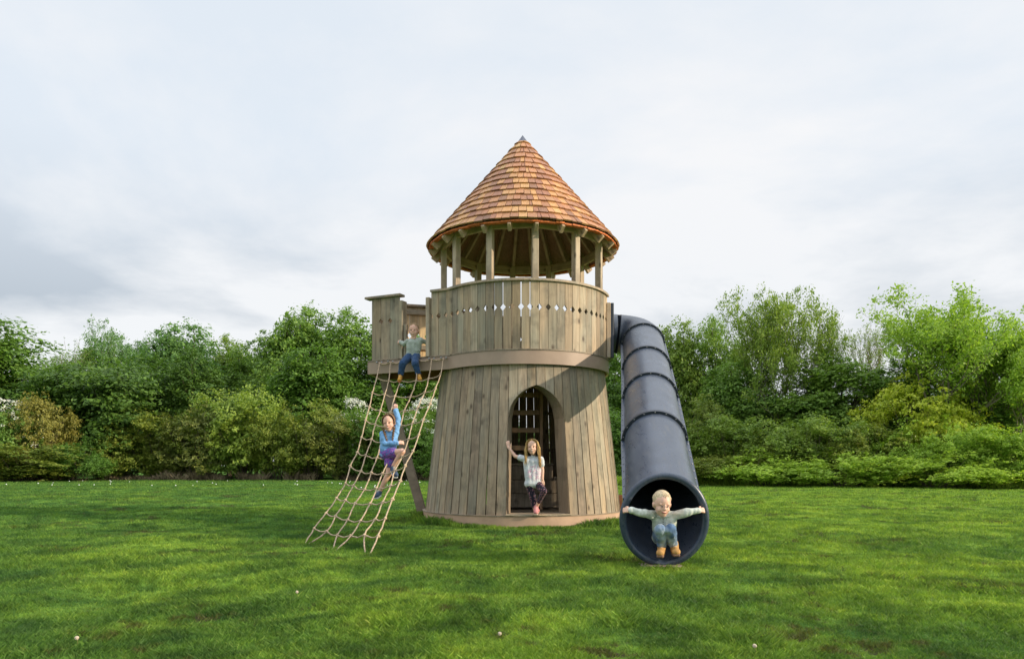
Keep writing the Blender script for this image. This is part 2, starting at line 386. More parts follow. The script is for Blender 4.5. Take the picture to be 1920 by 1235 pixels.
# dry weeds and tall grass at the foot of the hedge, small white daisies far out on the lawn
n = 16000; x = -33+33*rs.rand(n); y = 39.0+1.6*rs.rand(n)-(x+33)*.055+0*x
keep = vnoise(x*.8, y*0+3) > .38; x, y = x[keep], y[keep]
blades('dry_weeds', x, y, .2+.5*rs.rand(len(x))*vnoise(x*2, y*0), .03, 1.0, plain('dry_stalk', (.30, .24, .15), .9, .1, .25, .7), 'pale dry stalks and weeds along the foot of the left hedge', 'weeds')
n = 26000; x = 4+17*rs.rand(n); y = 29.5-(x-5)*.36+1.3*rs.rand(n)
blades('verge_grass', x, y, .15+.45*rs.rand(len(x))*vnoise(x*1.4, y*0), .03, .8, LM['lime'], 'tall rough grass along the foot of the right hedge', 'grass')
n = 55; x = -22+21*rs.rand(n); y = 24+12*rs.rand(n)
V = []; F = []
for i in range(n):
    b = len(V); s = .016+.02*random.random()
    for k in range(6): V.append((x[i]+s*math.cos(k*1.047), y[i]+s*math.sin(k*1.047), .05))
    V.append((x[i], y[i], .085)); F += [(b+k, b+(k+1)%6, b+6) for k in range(6)]
tag(link('daisies', np_mesh('daisies', np.array(V), np.array(F)), plain('daisy_petal', (.8, .8, .78), .8, .2, .03)), 'scattered white daisies on the far left of the lawn', 'flowers', kind='stuff')

# ------------------------------------------------------------------ tower
TX, TY = .157, 10.6
tower = empty('play_tower', (TX, TY, 0), 'round wooden castle play tower with cone shaped shingle roof and arched doorway', 'play tower')
def pol(th, r, z=0): return Vector((TX+r*math.sin(R(th)), TY-r*math.cos(R(th)), z))
def strip(name, pts, z0, z1, t, mat_, closed=False, parent=tower, bev=.004):
    """curved band: pts along the outside, extruded inwards by t"""
    bm = bmesh.new(); n = len(pts); ring = []
    for i in range(n):
        a = pts[i-1] if (closed or i) else pts[i]; b = pts[(i+1) % n] if (closed or i < n-1) else pts[i]
        T = (b-a); T.z = 0; T.normalize(); Nn = Vector((-T.y, T.x, 0))
        p = pts[i]; q = p+Nn*t
        ring.append([bm.verts.new((p.x, p.y, z0)), bm.verts.new((q.x, q.y, z0)), bm.verts.new((q.x, q.y, z1)), bm.verts.new((p.x, p.y, z1))])
    for i in range(n if closed else n-1):
        a, b = ring[i], ring[(i+1) % n]
        for k in range(4): bm.faces.new((a[k], b[k], b[(k+1) % 4], a[(k+1) % 4]))
    if not closed: bm.faces.new(ring[0]); bm.faces.new(list(reversed(ring[-1])))
    return from_bm(name, bm, mat_, parent, smooth='auto')
circ = lambda r, a0, a1, n: [pol(a0+(a1-a0)*i/n, r) for i in range(n+1)]
strip('curb', circ(1.455, 0, 360, 96)[:-1], -.05, .148, .06, M['curb'], True)
strip('curb_lip', circ(1.465, 0, 360, 96)[:-1], .150, .160, .1, M['board'], True)
# floors
def disc(name, r, z0, z1, mat_, n=72):
    bm = bmesh.new(); lo = [bm.verts.new(pol(360*i/n, r, z0)) for i in range(n)]; hi = [bm.verts.new(pol(360*i/n, r, z1)) for i in range(n)]
    bm.faces.new(list(reversed(lo))); bm.faces.new(hi)
    for i in range(n): bm.faces.new((lo[i], lo[(i+1) % n], hi[(i+1) % n], hi[i]))
    return from_bm(name, bm, mat_, tower)
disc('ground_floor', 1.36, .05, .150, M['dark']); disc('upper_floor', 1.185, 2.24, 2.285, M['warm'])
# lower wall: tapered boards with gaps widening downwards
NB = 64; DC = 7.5; DH = 16.875; ZS, ZA, CC = 1.42, 1.85, .45
HP = (ZA-ZS)/math.sqrt(1-(CC/(1+CC))**2)
def zarch(phi):
    t = min(1, abs(phi)/DH); return ZS+HP*math.sqrt(max(0, 1-((t+CC)/(1+CC))**2))
def rz(z): return 1.42-(z-.155)*(1.42-1.20)/(2.13-.155)
bm = bmesh.new(); rb = random.Random(2)
for i in range(NB):
    thc = DC-DH+ (i+.5)*360/NB
    p_ = thc-DC
    door = abs((p_+180) % 360-180) < DH
    K = 6 if door else 1
    jz = rb.uniform(-.003, .003); wt = .1125+rb.uniform(-.001, .0015); wb = .1225+rb.uniform(-.003, .003); jr = rb.uniform(-.003, .003)
    c = math.cos(R(thc)); s = math.sin(R(thc)); tang = Vector((c, s, 0)); nrm = Vector((s, -c, 0))
    low = []; z1 = 2.128+jz
    for k in range(K+1):
        u = -.5+k/K
        z0 = .160 if not door else zarch(((thc-DC+180) % 360-180)+u*360/NB*.93)
        low.append((u, z0))
    def P3(u, z, dr):
        w = wb+(wt-wb)*(z-.155)/1.975
        r = rz(z)+jr+dr; return Vector((TX, TY, 0))+nrm*r+tang*(u*w)+Vector((0, 0, z))
    outl = low+[(.5, z1), (-.5, z1)]
    a = [bm.verts.new(P3(u, z, 0)) for u, z in outl]; b = [bm.verts.new(P3(u, z, -.02)) for u, z in outl]
    bm.faces.new(a); bm.faces.new(list(reversed(b))); m_ = len(outl)
    for k in range(m_): bm.faces.new((a[k], b[k], b[(k+1) % m_], a[(k+1) % m_]))
from_bm('lower_wall', bm, M['board'], tower)
# inner battens of the lower wall
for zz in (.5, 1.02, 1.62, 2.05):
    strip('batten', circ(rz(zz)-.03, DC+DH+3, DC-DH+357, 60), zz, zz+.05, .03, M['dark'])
# door lining, radial reveal
bm = bmesh.new(); prof = [(-DH, .16)]+[(-DH, .16+(ZS-.16)*k/6) for k in range(1, 7)]
prof += [(-DH+2*DH*k/24, zarch(-DH+2*DH*k/24)) for k in range(1, 24)]+[(DH, ZS-(ZS-.16)*k/6) for k in range(0, 7)]
ra = []; rbk = []; rc = []; rd = []
for ph, z in prof:
    sgn = ph/DH; z2 = z-(.0 if abs(ph) >= DH-.01 else .004)
    ra.append(bm.verts.new(pol(DC+ph*.995, rz(z)-.002, z2))); rbk.append(bm.verts.new(pol(DC+ph*.975, rz(z)-.27, z2)))
    rc.append(bm.verts.new(pol(DC+ph*1.0+sgn*.9, rz(z)-.024, z+.02))); rd.append(bm.verts.new(pol(DC+ph*.975+sgn*.9, rz(z)-.27, z+.02)))
for i in range(len(prof)-1):
    bm.faces.new((ra[i], ra[i+1], rbk[i+1], rbk[i])); bm.faces.new((rbk[i], rbk[i+1], rd[i+1], rd[i])); bm.faces.new((rd[i], rd[i+1], rc[i+1], rc[i]))
    bm.faces.new((rc[i], rc[i+1], ra[i+1], ra[i]))
from_bm('door_lining', bm, M['post'], tower)
bm = bmesh.new()
T0 = [pol(DC-DH, 1.10, .162), pol(DC+DH, 1.10, .162), pol(DC+DH, 1.48, .162), pol(DC, 1.485, .162), pol(DC-DH, 1.48, .162)]
a = [bm.verts.new(p) for p in T0]; b = [bm.verts.new(p+Vector((0, 0, .014))) for p in T0]
bm.faces.new(a); bm.faces.new(b)
for k in range(5): bm.faces.new((a[k], a[(k+1) % 5], b[(k+1) % 5], b[k]))
from_bm('door_sill', bm, M['board'], tower)
# ladder inside
lad = from_bm('ladder', beam_mesh(.045, .09, 2.05), M['ladder'], tower, frame((.415, 10.30, .17), (.425, 10.42, 2.22), (0, 1, 0)))
beam('stile', (-.045, 10.30, .17), (-.035, 10.42, 2.22), .045, .09, M['ladder'], lad, (0, 1, 0))
for z in (1.05, 1.305, 1.56, 1.815, 2.06):
    beam('rung', (-.02, 10.30+.058*z, z), (.395, 10.30+.058*z, z), .035, .07, M['ladder'], lad)
# timber stair box inside
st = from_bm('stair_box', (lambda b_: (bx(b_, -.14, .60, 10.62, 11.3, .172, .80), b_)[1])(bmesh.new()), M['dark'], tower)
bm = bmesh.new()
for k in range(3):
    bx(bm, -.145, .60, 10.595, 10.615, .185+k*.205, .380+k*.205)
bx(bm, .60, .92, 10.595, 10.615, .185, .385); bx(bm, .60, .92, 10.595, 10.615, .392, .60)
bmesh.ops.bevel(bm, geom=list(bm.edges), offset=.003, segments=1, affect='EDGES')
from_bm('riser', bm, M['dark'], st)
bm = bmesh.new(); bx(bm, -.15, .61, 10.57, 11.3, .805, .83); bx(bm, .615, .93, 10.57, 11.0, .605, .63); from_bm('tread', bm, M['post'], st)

# ---- upper storey
RW = 1.24
def front_line(xx): return 9.889+(-.859-xx)*.46
pA = pol(-55, RW); pL0 = Vector((-1.125, front_line(-1.125), 0)); pO = Vector((-1.60, front_line(-1.60), 0)); pE = Vector((-2.03, front_line(-2.03), 0))
pB = Vector((-1.97, 11.02, 0)); pC = pol(-128, RW)
def boards(name, pts, w, z0, z1, parent=tower, zd=2.865, gaps=None, mat_=None, seed=1, diamonds=True, plain_ends=False):
    """flat boards set along a polyline, diamond holes cut half out of each neighbouring pair"""
    rb = random.Random(seed); L = [0]
    for i in range(1, len(pts)): L.append(L[-1]+(pts[i]-pts[i-1]).length)
    nb = max(1, round(L[-1]/w)); w = L[-1]/nb
    def pt(s):
        for i in range(1, len(pts)):
            if s <= L[i]+1e-6: return pts[i-1].lerp(pts[i], (s-L[i-1])/(L[i]-L[i-1]))
        return pts[-1].copy()
    bm = bmesh.new()
    for k in range(nb):
        a = pt(k*w); b = pt((k+1)*w); T = (b-a).normalized(); Nn = Vector((T.y, -T.x, 0)); mid = (a+b)/2
        g = .0022 if not gaps else gaps(mid)
        hw = w/2-g+rb.uniform(-.0006, .0006); dz = rb.uniform(-.004, .004); dr = rb.uniform(-.002, .002)
        a0, h0, zk = .034, .043, zd+rb.uniform(-.003, .003)
        if diamonds:
            o_ = [(-hw, z0+dz), (hw, z0+dz), (hw, zk-h0), (hw-a0, zk), (hw, zk+h0), (hw, z1), (-hw, z1), (-hw, zk+h0), (-hw+a0, zk), (-hw, zk-h0)]
        if diamonds and plain_ends and k == 0: o_ = o_[:6]+[(-hw, z1)]
        if diamonds and plain_ends and k == nb-1: o_ = [(-hw, z0+dz), (hw, z0+dz), (hw, z1), (-hw, z1), (-hw, zk+h0), (-hw+a0, zk), (-hw, zk-h0)]
        if not diamonds: o_ = [(-hw, z0+dz), (hw, z0+dz), (hw, z1), (-hw, z1)]
        fa = [bm.verts.new(mid+T*u+Nn*dr+Vector((0, 0, z))) for u, z in o_]; fb = [bm.verts.new(mid+T*u-Nn*(.022-dr)+Vector((0, 0, z))) for u, z in o_]
        bm.faces.new(fa); bm.faces.new(list(reversed(fb))); m_ = len(o_)
        for j in range(m_): bm.faces.new((fa[j], fb[j], fb[(j+1) % m_], fa[(j+1) % m_]))
    return from_bm(name, bm, mat_ or M['board'], parent)
front = [pL0]+circ(RW, -55, 76, 66)
def gp(mid):
    px = 960+mid.x/mid.y*FPX
    return .0075 if (925 < px < 992 and mid.y < 10) else .0028
boards('parapet', front, .12, 2.315, 3.20, gaps=gp, seed=3)
boards('parapet', circ(RW, 108, 232, 70), .12, 2.315, 3.20, seed=4)
boards('balcony_wall', [pE, pO], .155, 2.315, 3.20, seed=5, plain_ends=True, gaps=lambda m: .003)
boards('balcony_wall', [Vector((-1.97, 11.00, 0)), pE+Vector((.02, .05, 0))], .13, 2.315, 3.20, seed=6, diamonds=False)
boards('balcony_wall', [pC, pB], .13, 2.315, 3.24, seed=7, mat_=M['warm'], zd=2.80)
def outset(pts, q):
    res = []
    for i, p in enumerate(pts):
        a = pts[max(0, i-1)]; b = pts[min(len(pts)-1, i+1)]; T = (b-a).normalized(); res.append(p+Vector((T.y, -T.x, 0))*q)
    return res
strip('handrail', outset(front, .03), 3.202, 3.232, .10, M['post'])
strip('handrail', outset(circ(RW, 108, 232, 70), .03), 3.202, 3.232, .10, M['post'])
strip('handrail', outset([pE+Vector((-.09, .04, 0)), pO+Vector((.03, -.014, 0))], .04), 3.202, 3.232, .13, M['post'])
strip('handrail', outset([Vector((-1.98, 11.00, 0)), pE+Vector((.02, .17, 0))], .04), 3.202, 3.230, .12, M['post'])
strip('handrail', outset([pC+Vector((.05, 0, 0)), pB+Vector((-.02, 0, 0))], .04), 3.243, 3.275, .12, M['post'])
# horizontal rail behind the balcony back boards, mid batten
beam('batten', pC+Vector((0, -.045, 2.62)), pB+Vector((0, -.045, 2.62)), .035, .07, M['dark'], tower)
beam('batten', pC+Vector((0, -.045, 3.16)), pB+Vector((0, -.045, 3.16)), .035, .08, M['board'], tower)
bm = bmesh.new()
# jambs of the balcony opening
nf = Vector((.42, .907, 0)).normalized()
def upright(name, p, w, t, z0, z1, mat_):
    T = Vector((.907, -.42, 0)).normalized(); q = frame(p+Vector((0, 0, z0)), p+Vector((0, 0, z1)), (T.y, -T.x, 0))
    return from_bm(name, beam_mesh(w, t, z1-z0), mat_, tower, q)
upright('jamb', pO+Vector((.045, .045, 0)), .05, .13, 2.31, 3.14, M['board'])
upright('jamb', pO+Vector((.09, .0, 0)), .045, .05, 2.31, 2.80, M['dark'])
upright('jamb', pL0+Vector((-.03, .02, 0)), .055, .10, 2.31, 3.13, M['post'])
upright('jamb', Vector((-1.93, 10.95, 0)), .07, .07, 2.31, 3.22, M['post'])
bm.free()
# band round the upper floor
fb = [pE+Vector((-.05, -.03, 0)), pO, pL0]+circ(RW+.012, -55, 232, 150)+[pB+Vector((0, .03, 0)), pE+Vector((-.05, .02, 0))]
bandpts = outset([pE+Vector((-.04, .018, 0)), pO, pL0]+circ(RW, -55, 232, 150)+[pB+Vector((-.05, 0, 0))], .018)
strip('band', bandpts, 2.118, 2.296, .03, M['band'])
strip('band', [pB+Vector((-.07, .0, 0)), pE+Vector((-.065, .02, 0))], 2.12, 2.296, .03, M['band'])
strip('band_ledge', outset([pE+Vector((-.05, .022, 0)), pO, pL0]+circ(RW, -55, 232, 150), .026), 2.298, 2.314, .07, M['dark'])
bm = bmesh.new()
bpts = [pE+Vector((.01, .03, 0)), pL0+Vector((0, .04, 0)), pol(-62, 1.2), pol(-90, 1.12), pC+Vector((.03, -.03, 0)), pB+Vector((.01, -.03, 0))]
a = [bm.verts.new(p+Vector((0, 0, 2.20))) for p in bpts]; b = [bm.verts.new(p+Vector((0, 0, 2.292))) for p in bpts]
bm.faces.new(a); bm.faces.new(b)
for k in range(6): bm.faces.new((a[k], a[(k+1) % 6], b[(k+1) % 6], b[k]))
from_bm('balcony_floor', bm, M['warm'], tower)
beam('joist', pE+Vector((.1, .35, 2.14)), pol(-85, 1.15, 2.14), .07, .12, M['rust'], tower)
beam('brace', (-1.90, 10.62, 2.14), (-1.315, 10.80, -.02), .13, .10, M['brown'], tower, (0, -1, 0))
beam('stake', (1.555, 10.40, -.05), (1.555, 10.40, .375), .07, .07, M['rust'], tower, (0, 1, 0))
# slide entry panel
bm = bmesh.new(); bx(bm, 1.405, 1.45, 10.24, 11.2, 2.33, 3.11); bmesh.ops.bevel(bm, geom=list(bm.edges), offset=.006, segments=1, affect='EDGES')
from_bm('slide_entry_panel', bm, M['plastic_dark'], tower)
bm = bmesh.new(); bx(bm, 1.345, 1.400, 10.22, 10.30, 2.33, 3.11); bmesh.ops.bevel(bm, geom=list(bm.edges), offset=.004, segments=1, affect='EDGES')
from_bm('jamb', bm, M['post'], tower)

# ---- roof
for k in range(12):
    if k == 8: continue          # way out on to the balcony; post left out to let the sun through
    th = 7.3+30*k; p = pol(th, 1.155, 2.285)
    q = frame(p, p+Vector((0, 0, 1)), (math.sin(R(th)), -math.cos(R(th)), 0))
    from_bm('post', beam_mesh(.085, .085, 4.02-2.285), M['post'], tower, q)
ZE, RE, ZP = 3.955, 1.375, 5.60
roof_o = bmesh.new(); nseg = 24; sl_ = (ZP-ZE)/RE
def cone_pt(th, r, dz=0): return pol(th, r, ZE+(RE-r)*sl_+dz)
apex_t = roof_o.verts.new((TX, TY, ZP-.03)); apex_b = roof_o.verts.new((TX, TY, ZP-.075))
ot = [roof_o.verts.new(cone_pt(6.8+360*i/nseg, RE-.03, -.03)) for i in range(nseg)]; ob = [roof_o.verts.new(cone_pt(6.8+360*i/nseg, RE-.03, -.06)) for i in range(nseg)]
for i in range(nseg):
    j = (i+1) % nseg; roof_o.faces.new((ot[i], ot[j], apex_t)); roof_o.faces.new((ob[j], ob[i], apex_b)); roof_o.faces.new((ot[j], ot[i], ob[i], ob[j]))
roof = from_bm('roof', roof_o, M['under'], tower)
rs_ = random.Random(11); bm = bmesh.new(); rows = 15; slant = Vector((RE, ZP-ZE)).length
for row in range(rows):
    s0 = row*slant/rows                      # butt position up the slope from the eave
    r0 = RE*(1-s0/slant)+.012; zb = ZE+(ZP-ZE)*s0/slant
    expo = slant/rows; L = expo*1.75
    a = rs_.random()*20
    end = a+360
    while a < end-.5:
        wd = rs_.uniform(.075, .135) if r0 > .35 else rs_.uniform(.06, .09)
        da = math.degrees(wd/max(r0, .06)); da = min(da, 50)
        if a+da > end-.3*da: da = end-a
        am = a+da/2; w0 = 2*r0*math.tan(R(da/2))-.007
        L_ = min(L, s0*0+slant-s0-.02); r1 = max(.012, r0-L_*RE/slant); w1 = min(w0, max(.01, 2*r1*math.tan(R(da/2))*1.02))
        jit = rs_.uniform(-.012, .008); th_ = rs_.uniform(.015, .024)
        s, c = math.sin(R(am)), math.cos(R(am)); T = Vector((c, s, 0)); Nn = Vector((s, -c, 0)); up = Vector((0, 0, 1))
        dirs = (up*(ZP-ZE)-Nn*RE).normalized(); nn = (Nn*(ZP-ZE)+up*RE).normalized()
        O = Vector((TX, TY, 0))+Nn*r0+up*zb+dirs*jit
        lift = .027+rs_.uniform(-.003, .004); sk = rs_.uniform(-.004, .004)
        v = [O-T*w0/2+nn*(lift-th_), O+T*w0/2+nn*(lift-th_)+dirs*sk, O+dirs*L_+T*w1/2+nn*-.012, O+dirs*L_-T*w1/2+nn*-.012,
             O-T*w0/2+nn*lift, O+T*w0/2+nn*lift+dirs*sk, O+dirs*L_+T*w1/2+nn*-.006, O+dirs*L_-T*w1/2+nn*-.006]
        vs = [bm.verts.new(p) for p in v]
        for f in ((0, 3, 2, 1), (4, 5, 6, 7), (0, 1, 5, 4), (1, 2, 6, 5), (2, 3, 7, 6), (3, 0, 4, 7)): bm.faces.new([vs[q] for q in f])
        a += da
from_bm('shingles', bm, M['shingle'], roof)
bm = bmesh.new()
for k in range(72):     # starter course: thin fresh cedar edge showing below the first row
    am = 5*k; s, c = math.sin(R(am)), math.cos(R(am)); T = Vector((c, s, 0)); Nn = Vector((s, -c, 0)); dz = rs_.uniform(-.006, .004)
    q = Matrix((T, Nn, Vector((0, 0, 1)))).transposed().to_4x4(); q.translation = Vector((TX, TY, ZE+dz))
    bx(bm, -.0585, .0585, RE-.07, RE-.002+rs_.uniform(-.008, .006), -.026, -.006, q)
from_bm('eave_edge', bm, M['cedar_edge'], roof)
bm = bmesh.new(); bv = [bm.verts.new(pol(45*i, .085, ZP-.060)) for i in range(8)]; tv = bm.verts.new((TX, TY, ZP+.055))
for i in range(8): bm.faces.new((bv[i], bv[(i+1) % 8], tv))
bm.faces.new(bv); from_bm('cap', bm, M['lead'], roof)
for k in range(24):
    th = 6.8+15*k; up = Vector((0, 0, 1)); Nn = pol(th, 1)-pol(th, 0)
    p0 = cone_pt(th, RE-.035, -.135); p1 = cone_pt(th, .10, -.135)
    beam('rafter', p0, p1, .046, .11, M['beamx'], roof, (Nn*(ZP-ZE)+up*RE), bev=.003)
for k in range(12):
    a = pol(7.3+30*k, 1.17, 3.975); b = pol(7.3+30*(k+1), 1.17, 3.975); D_ = (b-a).normalized()*.03
    beam('ring_beam', a+D_, b-D_, .05, .12, M['beamx'], roof, (0, 0, 1))

# ------------------------------------------------------------------ tube slide
slide = empty('tube_slide', (1.6, 8.2, 0), 'dark slate blue plastic tube slide running down from the tower to the lawn', 'slide')
ends = [Vector((1.873, 10.30, 2.53)), Vector((1.70, 9.10, 2.007)), Vector((1.544, 8.05, 1.545)), Vector((1.357, 6.86, 1.03))]
exitc = Vector((1.187, 5.62, .377))
def section(c, T, rx, rz_, roll=0):
    T = T.normalized(); X = Vector((T.y, -T.x, 0)).normalized()*-1; Z = X.cross(T)
    if Z.z < 0: Z = -Z
    if X.x < 0: X = -X
    return c, X, Z, rx, rz_
def ringpts(sec, seg=48, k=1.0):
    c, X, Z, rx, rz_ = sec
    return [c+X*(rx*k*math.cos(2*math.pi*i/seg))+Z*(rz_*k*math.sin(2*math.pi*i/seg)) for i in range(seg)]
def loft(name, secs, thick, mat_, parent, smooth='auto', seg=48):
    bm = bmesh.new(); O = []; I = []
    for s in secs:
        O.append([bm.verts.new(p) for p in ringpts(s, seg)]); s2 = (s[0], s[1], s[2], s[3]-thick, s[4]-thick); I.append([bm.verts.new(p) for p in ringpts(s2, seg)])
    for A, fl in ((O, 0), (I, 1)):
        for i in range(len(A)-1):
            for k in range(seg):
                q = (A[i][k], A[i][(k+1) % seg], A[i+1][(k+1) % seg], A[i+1][k]); bm.faces.new(q if not fl else tuple(reversed(q)))
    for A, B in ((O[0], I[0]), (O[-1], I[-1])):
        for k in range(seg): bm.faces.new((A[k], A[(k+1) % seg], B[(k+1) % seg], B[k]))
    return from_bm(name, bm, mat_, parent, smooth=smooth)
TR = .288
ax = (ends[3]-ends[0]).normalized()
# elbow
P0, P1, P2, P3 = Vector((1.44, 10.74, 2.765)), Vector((1.80, 10.80, 2.755)), ends[0]-ax*.30+Vector((.0, .0, .03)), ends[0]
secs = []
for i in range(13):
    t = i/12; c = P0*(1-t)**3+P1*3*t*(1-t)**2+P2*3*t*t*(1-t)+P3*t**3
    T = (P1-P0)*3*(1-t)**2+(P2-P1)*6*t*(1-t)+(P3-P2)*3*t*t
    secs.append(section(c, T, TR, TR))
loft('elbow', secs, .02, M['plastic'], slide)
for i in range(3):
    loft('tube_section', [section(ends[i].lerp(ends[i+1], k/4), ends[i+1]-ends[i], TR-.004, TR-.004) for k in range(5)], .02, M['plastic'], slide)
exitT = Vector((-.08, -1, -.12))
lsec = []
for k in range(9):
    t = k/8; T = ax.lerp(exitT, t**2); f = t**3
    c = ends[3].lerp(exitc, t)
    lsec.append(section(c, T, TR-.004+.036*f, TR-.004+.062*f))
ex = loft('tube_section', lsec, .022, M['plastic'], slide)
# rolled lip of the mouth
sec = section(exitc, exitT, TR+.030, TR+.057); bm = bmesh.new(); seg = 72; mr = 12; rings = []
for i in range(seg):
    a = 2*math.pi*i/seg; c, X, Z, rx, rz_ = sec; rad = X*math.cos(a)+Z*math.sin(a); ctr = c+X*rx*math.cos(a)+Z*rz_*math.sin(a)
    dip = -.012*math.exp(-((a-4.71)/.12)**2); ctr += Z*dip; nT = exitT.normalized(); r_ = .029
    rings.append([bm.verts.new(ctr+rad*r_*math.cos(2*math.pi*j/mr)+nT*r_*math.sin(2*math.pi*j/mr)) for j in range(mr)])
for i in range(seg):
    for j in range(mr): bm.faces.new((rings[i][j], rings[(i+1) % seg][j], rings[(i+1) % seg][(j+1) % mr], rings[i][(j+1) % mr]))
from_bm('mouth_lip', bm, M['plastic_lip'], slide, smooth=True)
# bolted flanges
for i, e_ in enumerate(ends):
    T = ax; bm = bmesh.new(); A = []; sr = 56
    for dd, rr_ in ((-.022, TR-.002), (-.022, TR+.022), (.022, TR+.022), (.022, TR-.002)):
        A.append([bm.verts.new(p) for p in ringpts(section(e_+T*dd, T, rr_, rr_), sr)])
    for k in range(sr):
        for j in range(3): bm.faces.new((A[j][k], A[j][(k+1) % sr], A[j+1][(k+1) % sr], A[j+1][k]))
    for k in range(18):
        a = 2*math.pi*(k+.5)/18; _, X, Z, _, _ = section(e_, T, 1, 1); c = e_+(X*math.cos(a)+Z*math.sin(a))*(TR+.010)+T*.020
        q = T.to_track_quat('Z', 'Y').to_matrix().to_4x4(); q.translation = c
        r2_ = bmesh.ops.create_uvsphere(bm, u_segments=6, v_segments=4, radius=.0075, matrix=q)
        for v in r2_['verts']:
            for f in v.link_faces: f.material_index = 1
    from_bm('flange', bm, [M['plastic_dark'], M['bolt']], slide)
for sgn in (-1, 1):        # seam flanges along both sides
    bm = bmesh.new(); allp = ends+[ends[3].lerp(exitc, .80)]
    for i in range(len(allp)-1):
        a, b = allp[i], allp[i+1]; T = (b-a).normalized(); X = Vector((T.y, -T.x, 0)).normalized(); X = X if X.x > 0 else -X
        off = TR-.006; a1 = a+T*.024; b1 = b-T*.024
        q = frame(a1+X*sgn*(off+.014), b1+X*sgn*(off+.014), X); L_ = (b1-a1).length
        bx(bm, -.014, .014, -.020, .020, 0, L_, q)
        for k in range(8):
            r2_ = bmesh.ops.create_uvsphere(bm, u_segments=6, v_segments=4, radius=.0065, matrix=Matrix.Translation(a1.lerp(b1, (k+.5)/8)+X*sgn*(off+.020)+X.cross(T)*(.016 if X.cross(T).z > 0 else -.016)))
            for v in r2_['verts']:
                for f in v.link_faces: f.material_index = 1
    from_bm('seam_flange', bm, [M['plastic_lip'], M['bolt']], slide)
bm = bmesh.new(); bx(bm, 1.01, 1.33, 5.575, 5.76, -.05, .022); bmesh.ops.bevel(bm, geom=list(bm.edges), offset=.006, segments=1, affect='EDGES')
from_bm('foot_block', bm, M['brown'], slide)
beam('support_post', (1.60, 8.3, -.05), (1.60, 8.42, 1.40), .09, .09, M['brown'], slide, (0, -1, 0))
beam('support_post', (1.86, 10.15, -.05), (1.86, 10.2, 2.20), .09, .09, M['brown'], slide, (0, -1, 0))

# ------------------------------------------------------------------ climbing net
net = empty('climbing_net', (-1.7, 7.2, 0), 'knotted beige rope scramble net slung from the balcony down to the grass', 'climbing net')
Lp = [(470,65),(455,150),(430,235),(405,318),(385,400),(360,490),(335,575),(300,665),(265,755),(215,850),(155,935),(95,1020)]
Rp = [(845,35),(825,125),(790,210),(760,300),(728,383),(692,482),(655,578),(622,662),(590,745),(545,855),(505,960),(455,1060)]
def un(p): return (560+p[0]/3.086, 660+p[1]/3.086)
def left3(p):
    X_, Y_ = un(p); dd = 6.475/(.767-(HOR-Y_)/FPX); return at(X_, Y_, dd)
def right3(p):
    X_, Y_ = un(p); dd = 4.96/(.643-(HOR-Y_)/FPX); return at(X_, Y_, dd)
US = [0, .18, .37, .60, .82, 1]; NR = len(Lp); nodes = []; rn = random.Random(5)
for r_ in range(NR):
    a, b = left3(Lp[r_]), right3(Rp[r_]); row = []
    for u in US:
        p = a.lerp(b, u); k = 0 if r_ == 0 else 4*u*(1-u)
        p.z -= k*.075*(1 if r_ < 9 else .5)+rn.uniform(-.012, .012)*(1 if r_ else 0); p.y += k*.03; p.x += rn.uniform(-.012, .012)*(1 if r_ else 0)
        row.append(p)
    nodes.append(row)
for p in nodes[0]: p.y = front_line(p.x)-.055; p.z = 2.262
pins = [Vector((-2.135, 7.38, 0)), Vector((-2.12, 7.36, 0)), Vector((-1.71, 6.84, 0)), Vector((-1.69, 6.78, 0)), Vector((-1.335, 6.56, 0)), Vector((-1.29, 6.46, 0))]
def wiggle(pts, amp=.008, sub=4):
    res = []
    for i in range(len(pts)-1):
        p0 = pts[max(0, i-1)]; p1 = pts[i]; p2 = pts[i+1]; p3 = pts[min(len(pts)-1, i+2)]
        for k in range(sub):
            t = k/sub; q = .5*((2*p1)+(p2-p0)*t+(2*p0-5*p1+4*p2-p3)*t*t+(3*p1-p0-3*p2+p3)*t**3)
            res.append(q+Vector((rn.uniform(-amp, amp), rn.uniform(-amp, amp), rn.uniform(-amp, amp)))*.5)
    res.append(pts[-1]); return res
for j in range(6):
    bm = bmesh.new(); tube(bm, wiggle([nodes[r_][j] for r_ in range(NR)]+[pins[j]+Vector((0, 0, -.03))]), .0074, 7)
    from_bm('rope', bm, M['rope'] if j < 2 else M['rope'], net, smooth=True)
for r_ in range(1, NR):
    pts = []
    for j in range(5):
        a, b = nodes[r_][j], nodes[r_][j+1]; pts.append(a); pts.append(a.lerp(b, .5)+Vector((0, 0, -.018)))
    pts.append(nodes[r_][5]); bm = bmesh.new(); tube(bm, wiggle(pts, .006, 3), .0070, 7); from_bm('cross_rope', bm, M['rope'], net, smooth=True)
bm = bmesh.new(); pts = []
for j in range(5):
    a, b = nodes[0][j], nodes[0][j+1]; pts += [a, a.lerp(b, .5)+Vector((0, 0, -.02))]
pts.append(nodes[0][5]); tube(bm, wiggle(pts, .005, 3), .0105, 7); from_bm('head_rope', bm, M['rope'], net, smooth=True)
for r_ in range(1, NR):
    for j in range(6):
        bm = bmesh.new()
        q = Matrix.Translation(nodes[r_][j]) @ Euler((rn.random(), rn.random()*3, rn.random()*3)).to_matrix().to_4x4() @ Matrix.Diagonal((.018, .014, .022, 1))
        bmesh.ops.create_icosphere(bm, subdivisions=2, radius=1, matrix=q)
        from_bm('knot', bm, M['rope'], net, smooth=True)
